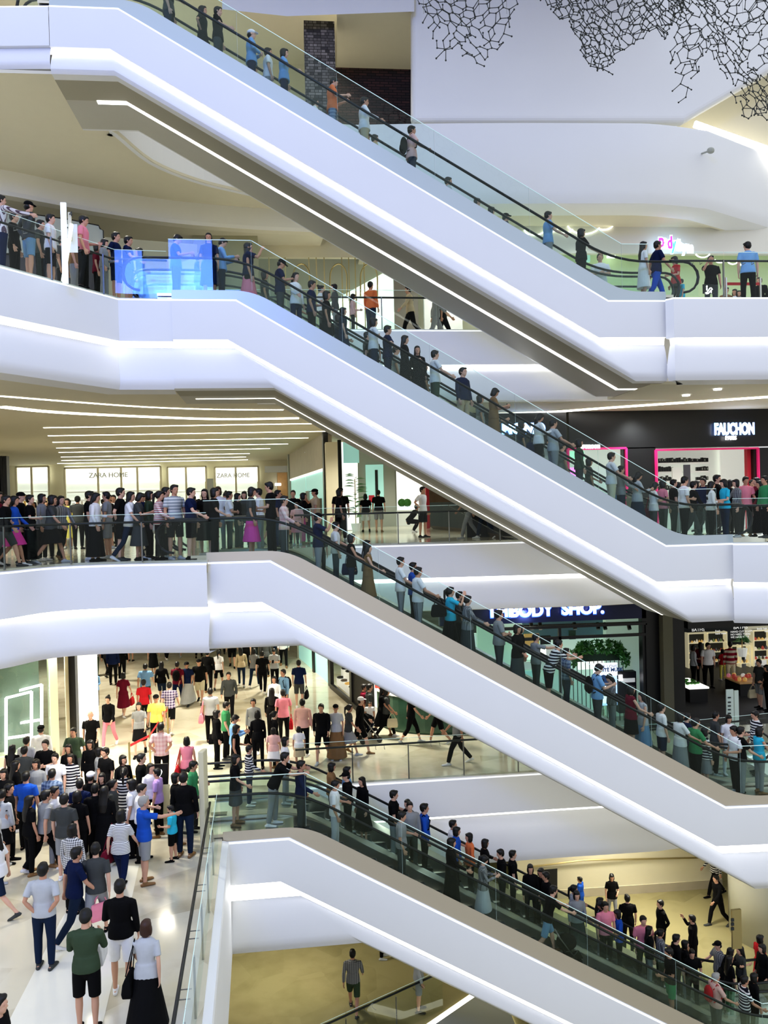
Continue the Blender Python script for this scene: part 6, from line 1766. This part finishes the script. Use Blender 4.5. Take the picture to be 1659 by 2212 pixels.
esc_row(3, 1, '''
538 1.50 Ls1 Pnv s rl R
616 1.66 Lwh Pgy b st R
707 1.62 Lbn Pdg b rL R
736 1.72 Llb Pdn s st R
767 1.66 Tbk Pbk c cy L -.2
787 1.66 Lbk Fbk l st LF
842 1.72 Tbk Pgy s rL R
884 1.62 Lbk Pbk l st LF .2
902 1.70 Jgy Pdg s st F -.2
927 1.78 Lbl Pbk s st R K:bk
964 1.66 Lwh Pbk s st R .25
984 1.66 Tbl Pbk b rL R -.2
1014 1.62 Lor Pbk b st L
1058 1.66 Lbk Pbk b rL R
1080 1.68 Tbk Pbk s cy L -.2
1112 1.68 Tbk Pbk s st R .2
1144 1.64 Lbk Pbk b st F -.1
1166 1.58 Lbk Pbk b st LF .25
1190 1.68 Tbk Pbk s st L -.2
1226 1.64 Llg Pgy p rL R
1240 1.60 Lgy Mdg b st F -.25
1288 1.62 Tbk Pbk b ph L
1304 1.60 Lwh Pgy l st R .2
1322 1.68 Tpk Pbk s st F -.2
1344 1.62 Tbl Pbk b cy L -.1
1380 1.72 Tpk Pbk s st F .15
1394 1.62 Lbk Pgy l st R -.2
1440 1.64 Lx4 Pbk p rL R
1462 1.74 Lbk Pbk s rL R -.1
1485 1.62 Lbk Pwh b st R .2
1500 1.60 Tbk Pbk s cy F -.2
1560 1.68 Tbk Pbk l ln R
1648 1.66 Lbk Pbk b st L
''', 'on lowest escalator far lane')
floor_rows(Z1, '''
1321 1891 1.62 Tbk Pgy b cy F B:bn
1355 1938 1.72 Tbk Pbk s st B
1427 1949 1.76 Lbk Pbk s bk L
1496 1982 1.70 Lbk Pbk s hd LB
1253 1898 1.30 Tbl Pbl s st LB
1552 2038 1.68 Tx4 Pbk c rl L
1600 2049 1.64 Ldg Pbk l rl L
1641 2025 1.62 Drd - b st R
1628 2108 1.64 Lbk Pbk b st R
761 2055 1.72 Lx4 Sol s wa B
1575 2070 1.62 Tbk Pgn l st R
''', 'on the warm bottom floor')
floor_rows(Z1, '''
906 2184 1.72 Llg Sgy s st R
826 2070 1.74 Lbk Pbk s st R
1545 1935 1.72 Ls1 Pbk s wa L
1552 2000 1.68 Lbk Pbk s wb L
''', 'partly hidden on the bottom floor', 'foot')
def low(me):
    k = ('low', me.name)
    if k in CACHE: return CACHE[k]
    o = bpy.data.objects.new('tmp', me); LINK(o); d = o.modifiers.new('d', 'DECIMATE'); d.ratio = .22
    r_ = bpy.data.meshes.new_from_object(o.evaluated_get(bpy.context.evaluated_depsgraph_get())); bpy.data.objects.remove(o); CACHE[k] = r_; return r_
def merge_crowd(keys, label, loc):
    global PEOPLE
    ps = [p for p in PEOPLE if p['where'] in keys]; PEOPLE = [p for p in PEOPLE if p['where'] not in keys]
    bpy.context.view_layer.update(); V = []; FL = []; FS = []; FM = []; mats = []; nv = 0; nl = 0
    for p in ps:
        b = p['o']
        for hh in [h_ for h_ in HELD if h_[1] == b]:
            for c in list(hh[0].children): bpy.data.objects.remove(c)
            bpy.data.objects.remove(hh[0]); HELD.remove(hh)
        for o in [b]+list(b.children):
            ms = [sl.material for sl in o.material_slots]; me = low(o.data); n = len(me.vertices)
            a = np.empty(n*3); me.vertices.foreach_get('co', a); a = a.reshape(-1, 3); Mx = np.array(o.matrix_world); V.append(a @ Mx[:3, :3].T+Mx[:3, 3])
            L = np.empty(len(me.loops), dtype=np.int32); me.loops.foreach_get('vertex_index', L); FL.append(L+nv)
            S_ = np.empty(len(me.polygons), dtype=np.int32); me.polygons.foreach_get('loop_start', S_); FS.append(S_+nl)
            I = np.empty(len(me.polygons), dtype=np.int32); me.polygons.foreach_get('material_index', I)
            mp_ = []
            for m_ in ms:
                if m_ not in mats: mats.append(m_)
                mp_.append(mats.index(m_))
            FM.append(np.array(mp_)[np.minimum(I, len(mp_)-1)]); nv += n; nl += len(L)
    V = np.concatenate(V); L = np.concatenate(FL); S_ = np.concatenate(FS); FM = np.concatenate(FM)
    me = bpy.data.meshes.new('crowd'); me.vertices.add(len(V)); me.vertices.foreach_set('co', (V-np.array(loc)).ravel()); me.loops.add(len(L)); me.loops.foreach_set('vertex_index', L.astype(np.int32)); me.polygons.add(len(S_)); me.polygons.foreach_set('loop_start', S_.astype(np.int32))
    for m_ in mats: me.materials.append(m_)
    me.polygons.foreach_set('material_index', FM.astype(np.int32)); me.polygons.foreach_set('use_smooth', np.ones(len(S_), dtype=bool)); me.update(calc_edges=True); me.validate()
    o = bpy.data.objects.new('crowd', me); LINK(o); o.location = loc; tag(o, label, 'crowd', kind='stuff')
    for p in ps:
        for c in list(p['o'].children): bpy.data.objects.remove(c)
        bpy.data.objects.remove(p['o'])
    print('CROWD', len(ps), len(S_))
merge_crowd({'far back in the upper hall', 'on top escalator far lane', 'on second escalator far lane', 'on third escalator far lane', 'on gallery behind second escalator', 'farther along in the lower hall', 'partly hidden on the bottom floor'},
  'remaining small or half hidden people, mostly in dark clothes, far back and on far escalator lanes', (0, 30, 0))
finish_labels(); finish_held()
p = onz(800, 1602, Z2); stroller(p, 10, 'dark pushchair rolled past the shoe shop in the lower hall', 'bk'); c = person(p+Vector((0, 0, .30)), 'Twh', 'Pdn', 's', 'st', 'F', .95, 'sitting in the pushchair'); c['label'] = 'child in white t-shirt riding in the dark pushchair'
p = EW(3, 0, NEAR_Y, 0); 
for s_ in range(400):
    q = EW(3, s_*.03, NEAR_Y, tread(3, s_*.03)+.02)
    if pix(q)[0] > 1232: break
stroller(q, 0, 'black pushchair on the near lane of the lowest escalator', 'bk')
for q in PEOPLE:
    for k_ in ('_pose', '_sex'):
        if k_ in q['o'].keys(): del q['o'][k_]
print('PEOPLE', len(PEOPLE), 'objs', len(bpy.data.objects))
# ================================================================== light
w = bpy.data.worlds.new('world'); bpy.context.scene.world = w; w.use_nodes = True
nt = w.node_tree; bg = nt.nodes['Background']
tc = nt.nodes.new('ShaderNodeTexCoord'); sx = nt.nodes.new('ShaderNodeSeparateXYZ'); rp = nt.nodes.new('ShaderNodeValToRGB'); ma = nt.nodes.new('ShaderNodeMath')
ma.operation = 'MULTIPLY_ADD'; ma.inputs[1].default_value = .5; ma.inputs[2].default_value = .5
nt.links.new(tc.outputs['Generated'], sx.inputs[0]); nt.links.new(sx.outputs['Z'], ma.inputs[0]); nt.links.new(ma.outputs[0], rp.inputs[0]); nt.links.new(rp.outputs[0], bg.inputs[0])
el = rp.color_ramp.elements
el[0].position = .0; el[0].color = (.22, .20, .14, 1); el[1].position = 1; el[1].color = (.90, .98, 1.06, 1)
x = el.new(.42); x.color = (.34, .33, .30, 1); x = el.new(.55); x.color = (.82, .83, .84, 1)
bg.inputs[1].default_value = 1.0
def lamp(kind, loc, power, size=.3, color=(1, .95, .82), rot=None, size_y=None, spot=None):
    l = bpy.data.lights.new('downlight', kind); l.energy = power; l.color = color  # fill spot added for brightness, no fitting goes with it
    if kind == 'AREA':
        l.size = size
        if size_y: l.shape = 'RECTANGLE'; l.size_y = size_y
    else: l.shadow_soft_size = size
    if kind == 'SPOT': l.spot_size = spot or 2.4; l.spot_blend = 1
    o = bpy.data.objects.new('downlight', l); LINK(o); o.location = loc
    if rot: o.rotation_euler = rot
    return o
# spots added under the ceilings to brighten the deep halls
for x, y in ((-9, 26), (-4, 34), (-12, 38), (2, 31), (-6, 46), (5, 40)): lamp('SPOT', (x, y, ZC3-.15), 550, .25)
for x, y in ((-9, 24), (-3, 27), (2, 27), (7, 26), (-6, 33), (-1, 36), (-10, 38), (4, 34)): lamp('SPOT', (x, y, ZC2-.15), 900, .25, color=(1, .94, .80))
for x, y in ((-9, 21.5), (-5, 23), (1, 29), (6, 30), (10, 27)): lamp('SPOT', (x, y, 10.5), 420, .25)
for x, y in ((11.5, 27), (15, 25), (7, 28)): lamp('SPOT', (x, y, ZC3-.15), 500, .2, color=(.95, 1, .98))
for x, y, pw in ((6, 26, 300), (11, 24.5, 700), (10, 27, 500), (3.2, 20, 300), (-1.0, 24.5, 600)): lamp('SPOT', (x, y, ZC1-.1), pw, .25, color=(1, .95, .80))
for x, y in ((-4, 27), (-9, 28), (1, 29)): lamp('SPOT', (x, y, 18.2), 700, .25)
for x, y, pw in ((-8, 14, 180), (-5, 19.5, 500), (-4, 23.5, 900), (-8, 26, 900)): lamp('SPOT', (x, y, ZC2-.15), pw, .25, color=(1, .94, .80))
# large LED screen on the opposite side of the atrium (seen only as a blue reflection)
M_scr = mat('led_screen', (.14, .28, 1.0), .5, emit=32)
scr = empty('led_screen', (-6.5, -5, 14.5), 'large blue wall screen on the far opposite side, seen only mirrored in glass', 'screen')
mb = MB(); mb.box((-10.2, -5.3, 12.6), (-2.6, -5.05, 16.4), M_dark); mb.build('frame', parent=scr)
mb = MB(); mb.add([(-10, -5, 12.8), (-2.8, -5, 12.8), (-2.8, -5, 16.0), (-5.5, -5, 16.0), (-10, -5, 15.4)], [(0, 1, 2, 3, 4)], M_scr); mb.build('display', parent=scr, fix=False)
sc = bpy.context.scene
sc.view_settings.view_transform = 'Standard'; sc.view_settings.look = 'Medium High Contrast'; sc.view_settings.exposure = 0.05; sc.view_settings.gamma = 1.0
sc.cycles.max_bounces = 8; sc.cycles.transparent_max_bounces = 24; sc.cycles.diffuse_bounces = 4; sc.cycles.glossy_bounces = 3
sc.cycles.use_denoising = True; sc.cycles.sample_clamp_indirect = 6
